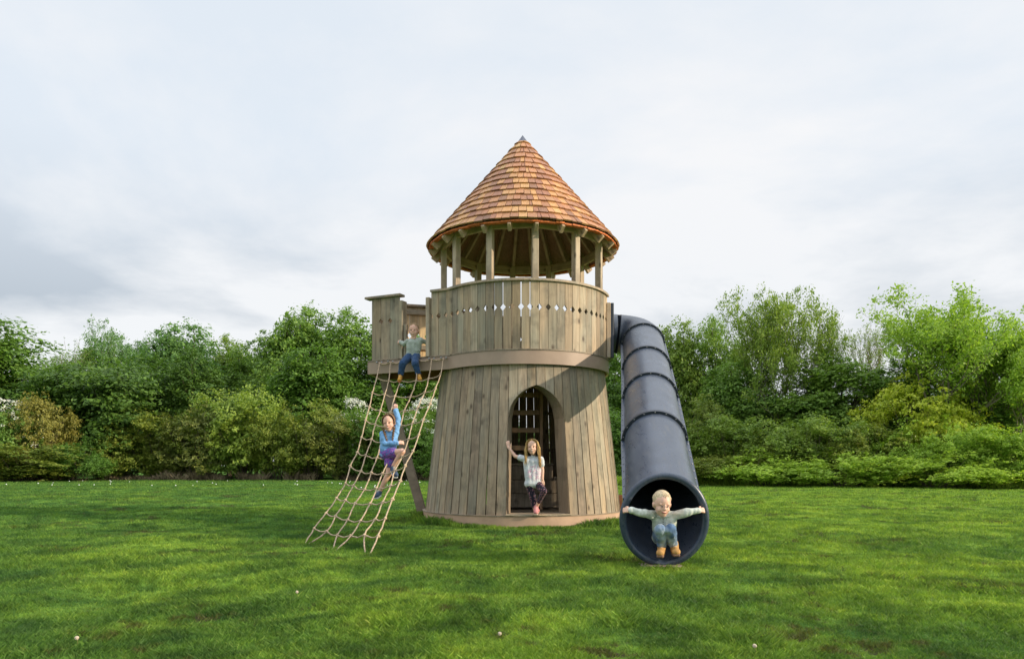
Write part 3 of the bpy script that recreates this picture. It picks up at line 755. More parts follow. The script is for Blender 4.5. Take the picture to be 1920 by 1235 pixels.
for j in (0, 1, 4, 5):
    p = nodes[0][j]
    for s in (-.035, .035):
        bm = bmesh.new(); tube(bm, [p+Vector((s, -.01, .01)), p+Vector((s, .04, .01))], .008, 6); bmesh.ops.create_uvsphere(bm, u_segments=8, v_segments=5, radius=.014, matrix=Matrix.Translation(p+Vector((s, -.014, .01))))
        from_bm('hook', bm, M['bolt'], net, smooth=True)

# ------------------------------------------------------------------ people
def cap(L, p0, p1, r0, r1=None, seg=14):
    L.append(('c', Vector(p0), Vector(p1), r0, r0 if r1 is None else r1))
def ell(L, M4): L.append(('e', M4))
def build(name, L, voxel, mat_, parent, smooth=4, noise=0, nscale=40, seed=0, face=None):
    bm = bmesh.new()
    for it in L:
        if it[0] == 'e':
            bmesh.ops.create_uvsphere(bm, u_segments=24, v_segments=16, radius=1, matrix=it[1])
        else:
            _, a, b, r0, r1 = it; T = (b-a); Ln = T.length
            if Ln < 1e-5: T = Vector((0, 0, 1)); Ln = 1e-4
            T.normalize(); pts = []; rr = []
            for k in range(5): an = R(-90+90*k/4.5+4); pts.append(a+T*r0*math.sin(an)); rr.append(max(.0006, r0*math.cos(an)))
            for k in range(5): an = R(90*k/4.5+6); pts.append(b+T*r1*math.sin(an)); rr.append(max(.0006, r1*math.cos(an)))
            tube(bm, pts, rr, 14)
    bm.transform(WM[parent].inverted()); bmesh.ops.recalc_face_normals(bm, faces=bm.faces)
    me = bpy.data.meshes.new(name+'_raw'); bm.to_mesh(me); bm.free()
    o = bpy.data.objects.new('tmp', me); COL.objects.link(o)
    md = o.modifiers.new('r', 'REMESH'); md.mode = 'VOXEL'; md.voxel_size = voxel; md.use_smooth_shade = True
    sm = o.modifiers.new('s', 'SMOOTH'); sm.iterations = smooth; sm.factor = .5
    dg = bpy.context.evaluated_depsgraph_get(); me2 = bpy.data.meshes.new_from_object(o.evaluated_get(dg)); me2.name = name
    bpy.data.objects.remove(o); bpy.data.meshes.remove(me)
    if noise:
        n = len(me2.vertices); co = np.empty(n*3, np.float32); me2.vertices.foreach_get('co', co); co = co.reshape(-1, 3)
        no = np.empty(n*3, np.float32); me2.vertices.foreach_get('normal', no); no = no.reshape(-1, 3)
        f = (vnoise(co[:, 0]*nscale+seed+co[:, 1]*nscale*.6, co[:, 2]*nscale+seed)-.5)+.5*(vnoise(co[:, 0]*nscale*2.3+co[:, 1]*nscale, co[:, 2]*nscale*2.1+seed+9)-.5)
        co += no*(f*noise)[:, None]; me2.vertices.foreach_set('co', co.ravel())
    me2.materials.clear()
    return link(name, me2, mat_, parent, smooth=True)

def skin_mat(name, c):
    m, N, p, o = mat(name)
    p.inputs['Base Color'].default_value = (*c, 1); p.inputs['Roughness'].default_value = .5; p.inputs['Specular IOR Level'].default_value = .35
    p.inputs['Subsurface Weight'].default_value = .12; p.inputs['Subsurface Radius'].default_value = (.01, .004, .002); p.inputs['Subsurface Scale'].default_value = .5
    t = nd(N, 'ShaderNodeTexCoord'); n = nd(N, 'ShaderNodeTexNoise', {'Vector': t.outputs['Object'], 'Scale': 30, 'Detail': 3})
    N.links.new(ramp(N, n.outputs[0], [(.3, tuple(v*.93 for v in c)), (.7, tuple(min(1, v*1.05) for v in c))]), p.inputs['Base Color'])
    return m
SK = skin_mat('skin_fair', (.74, .47, .36)); SK2 = skin_mat('skin_warm', (.72, .43, .33))
EYE_W = plain('eye_white', (.50, .44, .42), .3, .5, .02); EYE = plain('eye_iris', (.03, .025, .022), .2, .6, .02); LIP = plain('lips', (.38, .09, .08), .5, .4, .05); BROW = plain('brow_hair', (.30, .19, .11), .8, .1, .1); TEETH = plain('teeth', (.8, .78, .74), .4, .5, .02)

def head_pieces(Hm):
    """head in a local frame: unit = head height .20, +x picture right, -y forward, z up, origin at the head centre"""
    L = []
    def E(c, r, rot=(0, 0, 0)): ell(L, Hm @ Matrix.Translation(c) @ Euler(rot).to_matrix().to_4x4() @ Matrix.Diagonal((*r, 1)))
    E((0, .012, .024), (.066, .080, .076)); E((0, -.018, -.026), (.053, .056, .062)); E((0, -.038, -.062), (.030, .030, .030))
    for s in (-1, 1):
        E((s*.027, -.046, -.028), (.022, .020, .021)); E((s*.067, .010, -.008), (.008, .015, .022), (0, s*.25, 0))
        E((s*.024, -.056, .017), (.018, .010, .007))
    E((0, -.080, -.016), (.0095, .012, .0095)); E((0, -.070, -.002), (.0065, .012, .018)); E((0, -.070, -.043), (.017, .010, .007))
    return L
def face_parts(Hm, root, smile=True):
    for s in (-1, 1):
        bm = bmesh.new(); bmesh.ops.create_uvsphere(bm, u_segments=14, v_segments=10, radius=1, matrix=Hm @ Matrix.Translation((s*.0232, -.0655, .004)) @ Matrix.Diagonal((.0090, .0050, .0044, 1)))
        e_ = from_bm('eye', bm, EYE_W, root, smooth=True)
        bm = bmesh.new(); bmesh.ops.create_uvsphere(bm, u_segments=12, v_segments=8, radius=1, matrix=Hm @ Matrix.Translation((s*.0242, -.0700, .0038)) @ Matrix.Diagonal((.0068, .0048, .0056, 1)))
        from_bm('iris', bm, EYE, e_, smooth=True)
    for s in (-1, 1):
        bm = bmesh.new(); tube(bm, [Hm @ Vector((s*(.015+.0065*q), -.0675+.0022*q*q*.6, .0195+.0022*q-.0008*q*q)) for q in range(4)], [.0006, .0012, .0010, .0004], 5); from_bm('eyebrow', bm, BROW, root, smooth=True)
    bm = bmesh.new(); pts = []
    for k in range(9):
        u = -1+k/4; pts.append(Hm @ Vector((u*.020, -.0775+.010*u*u, -.046+.0065*u*u)))
    tube(bm, pts, [.0012, .0028, .0036, .0042, .0044, .0042, .0036, .0028, .0012], 8); m_ = from_bm('mouth', bm, LIP, root, smooth=True)
    if smile:
        bm = bmesh.new(); pts = [Hm @ Vector((u*.013, -.0815+.010*u*u*.4, -.0452+.003*u*u)) for u in (-1, -.5, 0, .5, 1)]
        tube(bm, pts, [.0008, .0019, .0022, .0019, .0008], 6); from_bm('teeth', bm, TEETH, m_, smooth=True)
def headM(c, s, yaw=0, pitch=0, roll=0):
    return Matrix.Translation(c) @ Euler((R(pitch), R(roll), R(yaw)), 'XYZ').to_matrix().to_4x4() @ Matrix.Scale(s/.20, 4)
def hand(L, wrist, fdir, pdir, side, curl=25, k=1.0, spread=6):
    """palm, four curled fingers, thumb; pdir = where the palm faces; side = +1/-1 side of the thumb"""
    f = Vector(fdir).normalized(); p = Vector(pdir); p = (p-f*p.dot(f)).normalized(); a = f.cross(p).normalized()*side
    w = Vector(wrist)
    for u in (-1, -.33, .33, 1): cap(L, w+a*u*.010*k, w+f*.042*k+a*u*.0155*k, .0088*k, .0082*k)
    lens = [.033, .038, .035, .027]
    for i in range(4):
        u = (1.5-i)/1.5; b = w+f*.044*k+a*u*.0165*k; ang = 0; q = b
        dirf = (f+a*u*math.sin(R(spread))).normalized()
        for sg in range(3):
            ang += curl*(.8 if sg == 0 else 1.0)+i*1.5
            dd = dirf*math.cos(R(ang))+p*math.sin(R(ang)); q2 = q+dd*lens[i]*k*(.46, .32, .26)[sg]
            cap(L, q, q2, (.0068, .0062, .0057)[sg]*k, (.0062, .0057, .0050)[sg]*k); q = q2
    t0 = w+f*.012*k+a*.013*k; t1 = t0+(a*.75+f*.55+p*.35).normalized()*.024*k; t2 = t1+(f*.8+a*.25+p*.6).normalized()*.020*k
    cap(L, t0, t1, .0085*k, .0072*k); cap(L, t1, t2, .0072*k, .0056*k)
LACE = plain('lace_cream', (.62, .56, .44), .8, .2, .1, 30)
def shoe(name, ank, toe, mat_, sole, parent, k=1.0, high=False, lace=LACE):
    ank = Vector(ank); toe = Vector(toe); f = (toe-ank); L = []
    up = Vector((0, 0, 1)); fl = (toe-ank).normalized()
    heel = ank-fl*.012*k; bot = toe
    cap(L, ank+up*(.034 if high else 0)*k, ank.lerp(toe, .25), .031*k, .030*k); cap(L, ank.lerp(toe, .25), toe, .031*k, .024*k)
    cap(L, ank.lerp(toe, .2)-up*.002, toe+Vector((.008, 0, 0)), .028*k, .022*k); cap(L, ank.lerp(toe, .2)-up*.002, toe-Vector((.008, 0, 0)), .028*k, .022*k)
    o = build(name, L, .004, mat_, parent, 3)
    sd_ = fl.cross(up).normalized(); dn = fl.cross(sd_).normalized(); dn = dn if dn.z < 0 else -dn
    L = [];
    for s in (-.013, 0, .013): cap(L, ank.lerp(toe, .12)+dn*.028*k+sd_*s*k, toe+fl*.010*k+dn*.021*k+sd_*s*k, .0135*k, .0125*k)
    build('sole', L, .0035, sole, o, 3)
    bm = bmesh.new()
    for q in range(4):
        c = ank.lerp(toe, .12+.14*q)-dn*(.0315-.0018*q)*k
        for e_ in (-1, 1): tube(bm, [c-sd_*.013*k+dn*.004-fl*.004*e_, c-dn*.0015, c+sd_*.013*k+dn*.004+fl*.004*e_], .0022*k, 5)
    from_bm('laces', bm, lace, o, smooth=True)
    return o

def fabric(name, c, kind='plain', c2=None, c3=None):
    m, N, p, o = mat(name); t = nd(N, 'ShaderNodeTexCoord')
    n = nd(N, 'ShaderNodeTexNoise', {'Vector': t.outputs['Object'], 'Scale': 22, 'Detail': 4})
    base = ramp(N, n.outputs[0], [(.3, tuple(v*.8 for v in c)), (.7, tuple(min(1, v*1.15) for v in c))])
    if kind == 'dots':
        v = nd(N, 'ShaderNodeTexVoronoi', {'Vector': t.outputs['Object'], 'Scale': 48, 'Randomness': .6}); base = mix(N, ramp(N, v.outputs['Distance'], [(.27, 1), (.33, 0)]), base, c2)
    if kind == 'floral':
        v = nd(N, 'ShaderNodeTexNoise', {'Vector': t.outputs['Object'], 'Scale': 38, 'Detail': 2}); base = ramp(N, v.outputs[0], [(.38, c), (.47, c2), (.55, c), (.62, c3)])
    if kind == 'fade':
        n4 = nd(N, 'ShaderNodeTexNoise', {'Vector': t.outputs['Object'], 'Scale': 9, 'Detail': 2}); base = mix(N, ramp(N, n4.outputs[0], [(.42, 0), (.6, 1)]), base, c2)
    if kind == 'print':
        s = nd(N, 'ShaderNodeSeparateXYZ', {0: t.outputs['Object']})
        v = nd(N, 'ShaderNodeTexNoise', {'Vector': t.outputs['Object'], 'Scale': 32, 'Detail': 2, 'Distortion': 1.0})
        pc = ramp(N, v.outputs[0], [(.40, (.62, .62, .68)), (.46, c2), (.53, c), (.60, c3)])
        dist = nd(N, 'ShaderNodeVectorMath', {0: t.outputs['Object'], 1: (0.0, -.06, .55)}, operation='DISTANCE')
        base = mix(N, ramp(N, dist.outputs['Value'], [(.085, 1), (.115, 0)]), base, pc)
    N.links.new(base, p.inputs['Base Color']); p.inputs['Roughness'].default_value = .85; p.inputs['Specular IOR Level'].default_value = .15
    p.inputs['Sheen Weight'].default_value = .15
    w = nd(N, 'ShaderNodeBump', {'Height': n.outputs[0], 'Strength': .5, 'Distance': .006}); N.links.new(w.outputs[0], p.inputs['Normal'])
    return m
def hair_mat(name, ca, cb):
    m, N, p, o = mat(name); t = nd(N, 'ShaderNodeTexCoord')
    mp = nd(N, 'ShaderNodeMapping', {'Vector': t.outputs['Object'], 'Scale': (160, 160, 30)})
    n = nd(N, 'ShaderNodeTexNoise', {'Vector': mp.outputs[0], 'Scale': 1, 'Detail': 4}); g = nd(N, 'ShaderNodeNewGeometry')
    a_ = nd(N, 'ShaderNodeMath', {0: g.outputs['Random Per Island'], 1: .35}, operation='MULTIPLY'); b_ = nd(N, 'ShaderNodeMath', {0: n.outputs[0], 1: a_.outputs[0]}, operation='ADD')
    N.links.new(ramp(N, b_.outputs[0], [(.4, ca), (.85, cb)]), p.inputs['Base Color']); p.inputs['Roughness'].default_value = .65; p.inputs['Specular IOR Level'].default_value = .15
    bb = nd(N, 'ShaderNodeBump', {'Height': n.outputs[0], 'Strength': .5, 'Distance': .004}); N.links.new(bb.outputs[0], p.inputs['Normal'])
    return m
def cap_hair(Hm, mat_, root, grow=1.0, front=0.0, noise=.006):
    L = []
    ell(L, Hm @ Matrix.Translation((0, .024, .034+front)) @ Matrix.Diagonal((.070*grow, .082*grow, .074*grow, 1)))
    ell(L, Hm @ Matrix.Translation((0, .045, .0)) @ Matrix.Diagonal((.062*grow, .055*grow, .062*grow, 1)))
    return build('hair', L, .004, mat_, root, 2, noise, 90, 3)
def short_hair(Hm, mat_, root, n, seed, low=.0):
    rr = random.Random(seed); bm = bmesh.new()
    for i in range(n):
        a = rr.uniform(0, 6.283); e_ = rr.uniform(.18, 1.55); d_ = Vector((math.cos(a)*math.cos(e_), math.sin(a)*math.cos(e_), math.sin(e_)))
        if d_.y < -.35 and d_.z < .62+rr.uniform(-.05, .05): continue
        c = Vector((0, .020, .030)); p = c+Vector((d_.x*.068, d_.y*.082, d_.z*.075)); f = Vector((rr.uniform(-.7, .9), -.75, -.35-abs(d_.x)*.6))
        f = (f-d_*f.dot(d_)).normalized(); L_ = rr.uniform(.014, .026); lift = rr.uniform(-.002, .003)
        tube(bm, [Hm @ (p-f*L_*.4), Hm @ (p+f*L_*.2+d_*(.002+lift)), Hm @ (p+f*L_*.7+d_*lift)], [.0022, .0026, .0008], 4)
    o = [c for c in root.children if c.name.startswith('hair')]
    from_bm('fringe', bm, mat_, o[0] if o else root, smooth=True)
def limb(L, pts, rads, g=0):
    for i in range(len(pts)-1): cap(L, pts[i], pts[i+1], rads[i]+g, rads[i+1]+g)
def torso(L, shL, shR, hipL, hipR, k=1.0, g=0, low=0.0):
    shL, shR, hipL, hipR = map(Vector, (shL, shR, hipL, hipR)); sc = (shL+shR)/2; hc = (hipL+hipR)/2
    a = sc.lerp(shL, .62); b = sc.lerp(shR, .62); dn = (hc-sc).normalized()*.03*k
    cap(L, shL, shR, .034*k+g, .034*k+g); cap(L, a+dn, hipL.lerp(hc, .25), .052*k+g, .054*k+g); cap(L, b+dn, hipR.lerp(hc, .25), .052*k+g, .054*k+g)
    cap(L, sc+dn*1.2, hc, .056*k+g, .056*k+g); cap(L, hipL, hipR, .056*k+g, .056*k+g)

def person(loc, label, Hm, neck, shL, elL, wrL, shR, elR, wrR, hipL, knL, anL, hipR, knR, anR, handL, handR, k, skin, top, bottom, sleeve, leg, g_top=.008, g_leg=.010):
    root = empty('person', loc, label, 'child')
    B = head_pieces(Hm); hc = Hm.translation
    cap(B, neck, hc+(Vector(neck)-hc)*.25, .030*k, .030*k)
    torso(B, shL, shR, hipL, hipR, k)
    arm = [.030*k, .024*k, .017*k]; lg = [.050*k, .037*k, .024*k]
    limb(B, [shL, elL, wrL], arm); limb(B, [shR, elR, wrR], arm)
    limb(B, [hipL, knL, anL], lg); limb(B, [hipR, knR, anR], lg)
    # calf muscle
    for kn, an in ((knL, anL), (knR, anR)):
        kn, an = Vector(kn), Vector(an); c = kn.lerp(an, .3); cap(B, c+Vector((0, .01, 0)), kn.lerp(an, .5)+Vector((0, .008, 0)), .033*k, .026*k)
    hand(B, wrL, *handL, k=k*1.05); hand(B, wrR, *handR, k=k*1.05)
    build('body', B, .0036, skin, root, 2)
    Lt = []; torso(Lt, shL, shR, hipL, hipR, k, g_top)
    for sh, el, wr in ((shL, elL, wrL), (shR, elR, wrR)):
        sh, el, wr = map(Vector, (sh, el, wr))
        if sleeve == 'long': limb(Lt, [sh, el, el.lerp(wr, .93)], [.034*k, .029*k, .023*k], g_top*.6)
        else: limb(Lt, [sh, sh.lerp(el, .45)], [.035*k, .034*k], g_top)
    n_ = Vector(neck); sc = (Vector(shL)+Vector(shR))/2; cap(Lt, sc, sc.lerp(n_, .5), .040*k, .036*k)
    build('top', Lt, .0045, top, root, 3, .010 if sleeve == 'long' else .004, 26, 5)
    Lb = []; hc = (Vector(hipL)+Vector(hipR))/2; cap(Lb, hipL, hipR, .056*k+.004, .056*k+.004)
    for hp, kn, an in ((hipL, knL, anL), (hipR, knR, anR)):
        hp, kn, an = map(Vector, (hp, kn, an))
        if leg == 'long': limb(Lb, [hp, kn, kn.lerp(an, .88)], [.053*k, .041*k, .030*k], g_leg)
        elif leg == 'leggings': limb(Lb, [hp, kn, kn.lerp(an, .70)], [.052*k, .039*k, .029*k], .004)
        else: limb(Lb, [hp, hp.lerp(kn, .48)], [.056*k, .056*k], g_leg)
    build('bottoms', Lb, .0045, bottom, root, 3, .009 if leg == 'long' else .004, 30, 8)
    return root

# 1 -- boy crouching in the mouth of the slide
d0 = 5.66
P = lambda px, py, dd=0.0: at(px, py, d0+dd)
Hm = headM(P(1241.5, 945.5, -.16), .196, yaw=8, pitch=12, roll=3)
boy = person(P(1232, 1040, 0), 'blond toddler in grey top crouching in the slide mouth, arms stretched to its rim', Hm,
    P(1243, 968, -.06), P(1228, 966, -.05), P(1203, 961, -.14), P(1182, 956, -.15), P(1262, 966, -.05), P(1286, 960, -.14), P(1310, 956, -.15),
    P(1236, 1006, .06), P(1238, 993, -.15), P(1241, 1026, -.03), P(1255, 1006, .06), P(1257, 992, -.15), P(1263, 1025, -.03),
    ((-.9, .35, .0), (.1, .9, -.4), -1, 38), ((.9, .35, .0), (-.1, .9, -.4), 1, 38),
    .93, SK, fabric('sage_cotton', (.62, .66, .60)), fabric('faded_denim', (.11, .19, .33), 'fade', (.36, .45, .54)), 'long', 'long', g_leg=.008)
face_parts(Hm, boy, False); cap_hair(Hm, hair_mat('hair_blond', (.46, .35, .22), (.76, .64, .44)), boy, .985, .004, .003); short_hair(Hm, bpy.data.materials['hair_blond'], boy, 420, 1)
for q in range(3):
    bm = bmesh.new(); bmesh.ops.create_uvsphere(bm, u_segments=10, v_segments=6, radius=1, matrix=Matrix.Translation(P(1243.5, 973.5+4.2*q, -.128-.004*q)) @ Matrix.Diagonal((.0048, .003, .0048, 1))); from_bm('button', bm, EYE, boy, smooth=True)
bm = bmesh.new(); tube(bm, [P(1243+13*math.sin(R(a_)), 968.5-3.5*(1-math.cos(R(a_))), -.055-.055*math.cos(R(a_))) for a_ in range(-120, 121, 20)], .0075, 8); from_bm('collar', bm, bpy.data.materials['sage_cotton'], boy, smooth=True)
TAN = plain('boot_suede', (.50, .28, .10), .75, .2, .15, 30); SOLE = plain('boot_sole', (.22, .13, .09), .8, .2, .1)
shoe('boot', P(1241, 1029, -.03), P(1238, 1036, -.14), TAN, SOLE, boy, 1.12, True); shoe('boot', P(1264, 1028, -.03), P(1268, 1034, -.14), TAN, SOLE, boy, 1.12, True)

# 2 -- girl standing in the doorway
d0 = 9.22
Hm = headM(P(998, 838, -.02), .205, yaw=-6, pitch=2, roll=-3)
girl = person(P(1004, 966, 0), 'girl with long fair hair standing in the arched doorway in white tee and leggings', Hm,
    P(1000, 852), P(983, 860), P(966, 855, .02), P(953, 838, .055), P(1014, 861), P(1017, 882, -.01), P(1017, 899, -.03),
    P(992, 906), P(999, 934, -.0), P(1003, 955, .0), P(1008, 906), P(1020, 921, -.13), P(1007, 947, -.02),
    ((-.1, .1, 1), (.0, 1, .1), -1, 8), ((.15, -.1, -1), (-.2, .9, .0), -1, 16),
    .98, SK, fabric('white_tee', (.60, .64, .68), 'print', (.75, .32, .50), (.80, .82, .86)), fabric('heart_leggings', (.018, .016, .03), 'dots', (.48, .22, .25)), 'short', 'leggings')
face_parts(Hm, girl); HB = hair_mat('hair_golden', (.30, .17, .06), (.66, .45, .20)); cap_hair(Hm, HB, girl, 1.03, -.002, .004)
bm = bmesh.new(); rh = random.Random(4)
for i in range(190):
    s = -1 if i % 2 else 1; a = rh.uniform(0, 1); fr = rh.uniform(-.045, .06)
    x0 = s*rh.uniform(.01, .05); top_ = Vector((x0, fr*.8, .094-.25*abs(x0))); ln = rh.uniform(.20, .30)+(.04 if s > 0 else 0); ph = rh.uniform(0, 6); out_ = rh.uniform(.060, .080)
    pts = []
    y0_ = rh.uniform(-.040, .075); rr_ = rh.uniform(.068, .083); fw = rh.uniform(.2, 1)
    for q in range(11):
        t = q/10
        if t <= .4:
            an = R(4+86*t/.4); xx = s*rr_*math.sin(an)*math.sqrt(max(.2, 1-(y0_/.11)**2)); zz = .024+.082*math.cos(an); yy = y0_
        else:
            u = (t-.4)/.6; xx = s*(rr_+.012*u)+.010*math.sin(ph*1.3+u*7); zz = .024-ln*.86*u; yy = y0_*(1-.5*u)-.045*u*fw+.010*math.sin(ph+u*8)
        pts.append(Hm @ Vector((xx, yy, zz)))
    tube(bm, pts, [.003, .0042, .0046, .0046, .0046, .0046, .0046, .0044, .004, .003, .001], 5)
from_bm('long_hair', bm, HB, girl, smooth=True)
PINK = plain('boot_pink', (.62, .25, .25), .6, .3, .1, 20); CREAM = plain('boot_cream', (.60, .50, .42), .7, .2, .1)
shoe('boot', P(1005, 952, .0), P(1005, 960, -.12), PINK, CREAM, girl, 1.05, True); shoe('boot', P(1004, 948, .03), P(1008, 957, -.06), PINK, CREAM, girl, .9, True)

# 3 -- girl on the net
d0 = 8.22
Hm = headM(P(729, 793, -.02), .205, yaw=-4, pitch=6, roll=-6)
ng = person(P(722, 935, 0), 'girl in light blue top and purple shorts climbing the rope net with one arm raised', Hm,
    P(732, 808), P(717, 814), P(722, 831, -.05), P(747, 830, -.08), P(742, 810, .0), P(747, 786, .02), P(742, 768, .02),
    P(722, 851), P(754, 846, -.12), P(737, 874, -.06), P(733, 852), P(729, 887, -.03), P(713, 919, -.0),
    ((.9, .3, .1), (.0, .8, -.5), 1, 42), ((-.05, .0, 1), (.0, 1, -.2), 1, 40),
    1.0, SK2, fabric('blue_cotton', (.19, .40, .72)), fabric('purple_floral', (.07, .05, .26), 'floral', (.35, .12, .42), (.10, .16, .42)), 'long', 'short')
face_parts(Hm, ng); HBr = hair_mat('hair_brown', (.10, .055, .03), (.25, .15, .085)); cap_hair(Hm, HBr, ng, 1.03, -.001, .004)
bm = bmesh.new()
for i in range(130):
    s = -1 if i % 2 else 1; x0 = rh.uniform(-.008, .012)+.01; fr = rh.uniform(-.06, .05); out_ = .062+rh.uniform(-.004, .008); ln = rh.uniform(.10, .15); pts = []
    fr = rh.uniform(-.036, .07)
    for q in range(8):
        t = q/7; an = R(6+105*t); xx = .006*(1-t)+s*.073*math.sin(min(an, R(95)))*math.sqrt(max(.2, 1-(fr/.11)**2)); zz = .024+.080*math.cos(an)-(.02*max(0, t-.7)); yy = fr+.02*max(0, t-.6); pts.append(Hm @ Vector((xx, yy, zz)))
    tube(bm, pts, [.003, .0042, .0046, .0046, .0044, .004, .003, .002], 5)
for s in (-1, 1):        # plaits over the shoulders
    for q in range(12):
        z = -.050-.0135*q; c = Hm @ Vector((s*(.062-.003*q)+(.004 if q % 2 else -.004), -.040-.002*q, z))
        bmesh.ops.create_uvsphere(bm, u_segments=10, v_segments=7, radius=1, matrix=Matrix.Translation(c) @ Euler((0, R(35 if q % 2 else -35), 0)).to_matrix().to_4x4() @ Matrix.Diagonal((.013-.0007*q, .010, .014, 1)))
from_bm('long_hair', bm, HBr, ng, smooth=True)
NAVY = plain('shoe_navy', (.05, .08, .14), .6, .3, .2, 25); WHT = plain('shoe_white', (.62, .64, .68), .6, .3, .05)
shoe('shoe', P(737, 878, -.07), P(742, 890, -.15), NAVY, WHT, ng, 1.1); shoe('shoe', P(711, 923, 0), P(705, 929, -.10), NAVY, WHT, ng, 1.1)

# 4 -- boy sitting on the balcony edge
d0 = 10.06
Hm = headM(P(776, 620, .02), .205, yaw=-3, pitch=4, roll=-2)
sb = person(P(772, 668, .0), 'small boy in grey green jumper sitting on the balcony edge above the net', Hm,
    P(776, 634), P(766, 640, .02), P(757, 645, .06), P(751, 641, .10), P(788, 638, .02), P(798, 641, .06), P(806, 640, .09),
    P(769, 667, .04), P(755, 681, -.14), P(751, 703, -.10), P(780, 667, .04), P(778, 682, -.16), P(785, 702, -.12),
    ((-.7, .6, .2), (.2, .8, -.2), -1, 30), ((.8, .5, .1), (-.2, .8, -.2), 1, 30),
    1.0, SK2, fabric('jumper_green', (.38, .43, .39)), fabric('navy_denim', (.030, .070, .16)), 'long', 'long')
face_parts(Hm, sb); cap_hair(Hm, hair_mat('hair_sandy', (.24, .155, .085), (.48, .34, .20)), sb, 1.0, .001, .004); short_hair(Hm, bpy.data.materials['hair_sandy'], sb, 360, 2)
MUST = plain('boot_mustard', (.50, .26, .05), .75, .2, .15, 30); OSOLE = plain('boot_orange_sole', (.50, .16, .08), .7, .3, .1)
shoe('boot', P(751, 706, -.10), P(749, 712, -.2), MUST, OSOLE, sb, .95, True); shoe('boot', P(785, 704, -.12), P(788, 711, -.22), MUST, OSOLE, sb, .95, True)

# ------------------------------------------------------------------ trees and bushes
def leaf_quads(C, Nn, size, rs):
    """C (n,3) centres, Nn (n,3) normals -> kite shaped leaves"""
    n = len(C); r = rs.randn(n, 3); t = np.cross(Nn, r); t /= np.linalg.norm(t, axis=1, keepdims=True)+1e-9; b = np.cross(Nn, t)
    s = size*(.6+.8*rs.rand(n))[:, None]; w = s*(.38+.25*rs.rand(n))[:, None]
    V = np.stack([C-t*s, C+b*w-t*s*.1-Nn*s*.15, C+t*s, C-b*w-t*s*.1-Nn*s*.15], 1)
    return V.reshape(-1, 3)
def clusters_to_leaves(centres, outw, per, rad, size, rs, flat=.55, updir=.9, rnd=.55):
    n = len(centres); C = np.repeat(centres, per, 0); O = np.repeat(outw, per, 0)
    off = rs.randn(n*per, 3); off *= (rad*np.repeat(.5+rs.rand(n), per))[:, None]*.5; off[:, 2] *= flat
    Nn = O*.55+np.array([0, 0, updir])+rs.randn(n*per, 3)*rnd; Nn /= np.linalg.norm(Nn, axis=1, keepdims=True)
    return leaf_quads(C+off, Nn, size, rs)
def mesh_leaves(name, V):
    return np_mesh(name, V, np.arange(len(V)).reshape(-1, 4))
def bush_shape(rs, nl, rx, rz_, zc, squat=1.0):
    lobes = []
    for i in range(nl):
        a = rs.rand()*2*np.pi; q = np.sqrt(rs.rand())*.72; el = rs.rand()
        c = np.array([np.cos(a)*q*rx, np.sin(a)*q*rx, zc+(el*2-1)*rz_*.72*np.sqrt(max(0, 1-q*q))])
        lobes.append((c, (.26+.22*rs.rand())*rx*squat))
    return lobes
def dense(name, seed, h=9.0, rx=3.3, z0=.8, nl=20, nclus=1000, per=22, rad=.32, size=.075, flat=.55, trunk=True, hole=.28, updir=.9, inner=.3):
    rs = np.random.RandomState(seed); zc = (h+z0)/2; rz_ = (h-z0)/2
    lobes = bush_shape(rs, nl, rx, rz_, zc); cs = []; ou = []
    vol = np.array([r**2 for _, r in lobes]); pick = rs.choice(len(lobes), nclus*2, p=vol/vol.sum())
    for i in pick:
        c, r = lobes[i]; v = rs.randn(3); v /= np.linalg.norm(v); q = .55+.5*rs.rand()
        if rs.rand() < .25: q = .3+.5*rs.rand()
        p = c+v*r*q*np.array([1, 1, .85])
        if p[2] < z0*.5: continue
        if vnoise(p[0]*1.1+seed+p[1]*.7, p[2]*1.1+p[1]*.8) < hole: continue
        cs.append(p); o = p-np.array([0, 0, zc*.8]); ou.append(.6*v+.6*o/(np.linalg.norm(o)+1e-6))
        if len(cs) >= nclus: break
    V = clusters_to_leaves(np.array(cs), np.array(ou), per, rad, size, rs, flat, updir)
    h = float(np.percentile(V[:, 2], 99.7)); rx = float(np.percentile(np.hypot(V[:, 0], V[:, 1]), 96))
    bm = bmesh.new(); rr = random.Random(seed); th = .035*h if trunk else .018*h
    if trunk:
        tube(bm, [(0, 0, -.1), (rr.uniform(-.1, .1), rr.uniform(-.1, .1), h*.25), (rr.uniform(-.3, .3), rr.uniform(-.2, .2), h*.6)], [th*.6, th*.42, th*.2], 8)
    for c, r in lobes:
        zb = (h*.12 if trunk else 0.0)+rr.random()*(h*.25 if trunk else .02); st = Vector((rr.uniform(-.05, .05), rr.uniform(-.05, .05), zb))
        if not trunk: st = Vector((c[0]*.25, c[1]*.25, 0))
        c_ = Vector(c); mid = st.lerp(c_, .5)+Vector((rr.uniform(-.2, .2), rr.uniform(-.2, .2), .15)); tube(bm, [st, mid, c_, c_+Vector((rr.uniform(-1, 1), rr.uniform(-1, 1), .8))*r*.7], [th*.28, th*.2, th*.1, th*.03], 5, cap=False)
    tm = bpy.data.meshes.new(name+'_trunk'); bm.to_mesh(tm); bm.free()
    return mesh_leaves(name+'_leaves', V), tm, h, rx
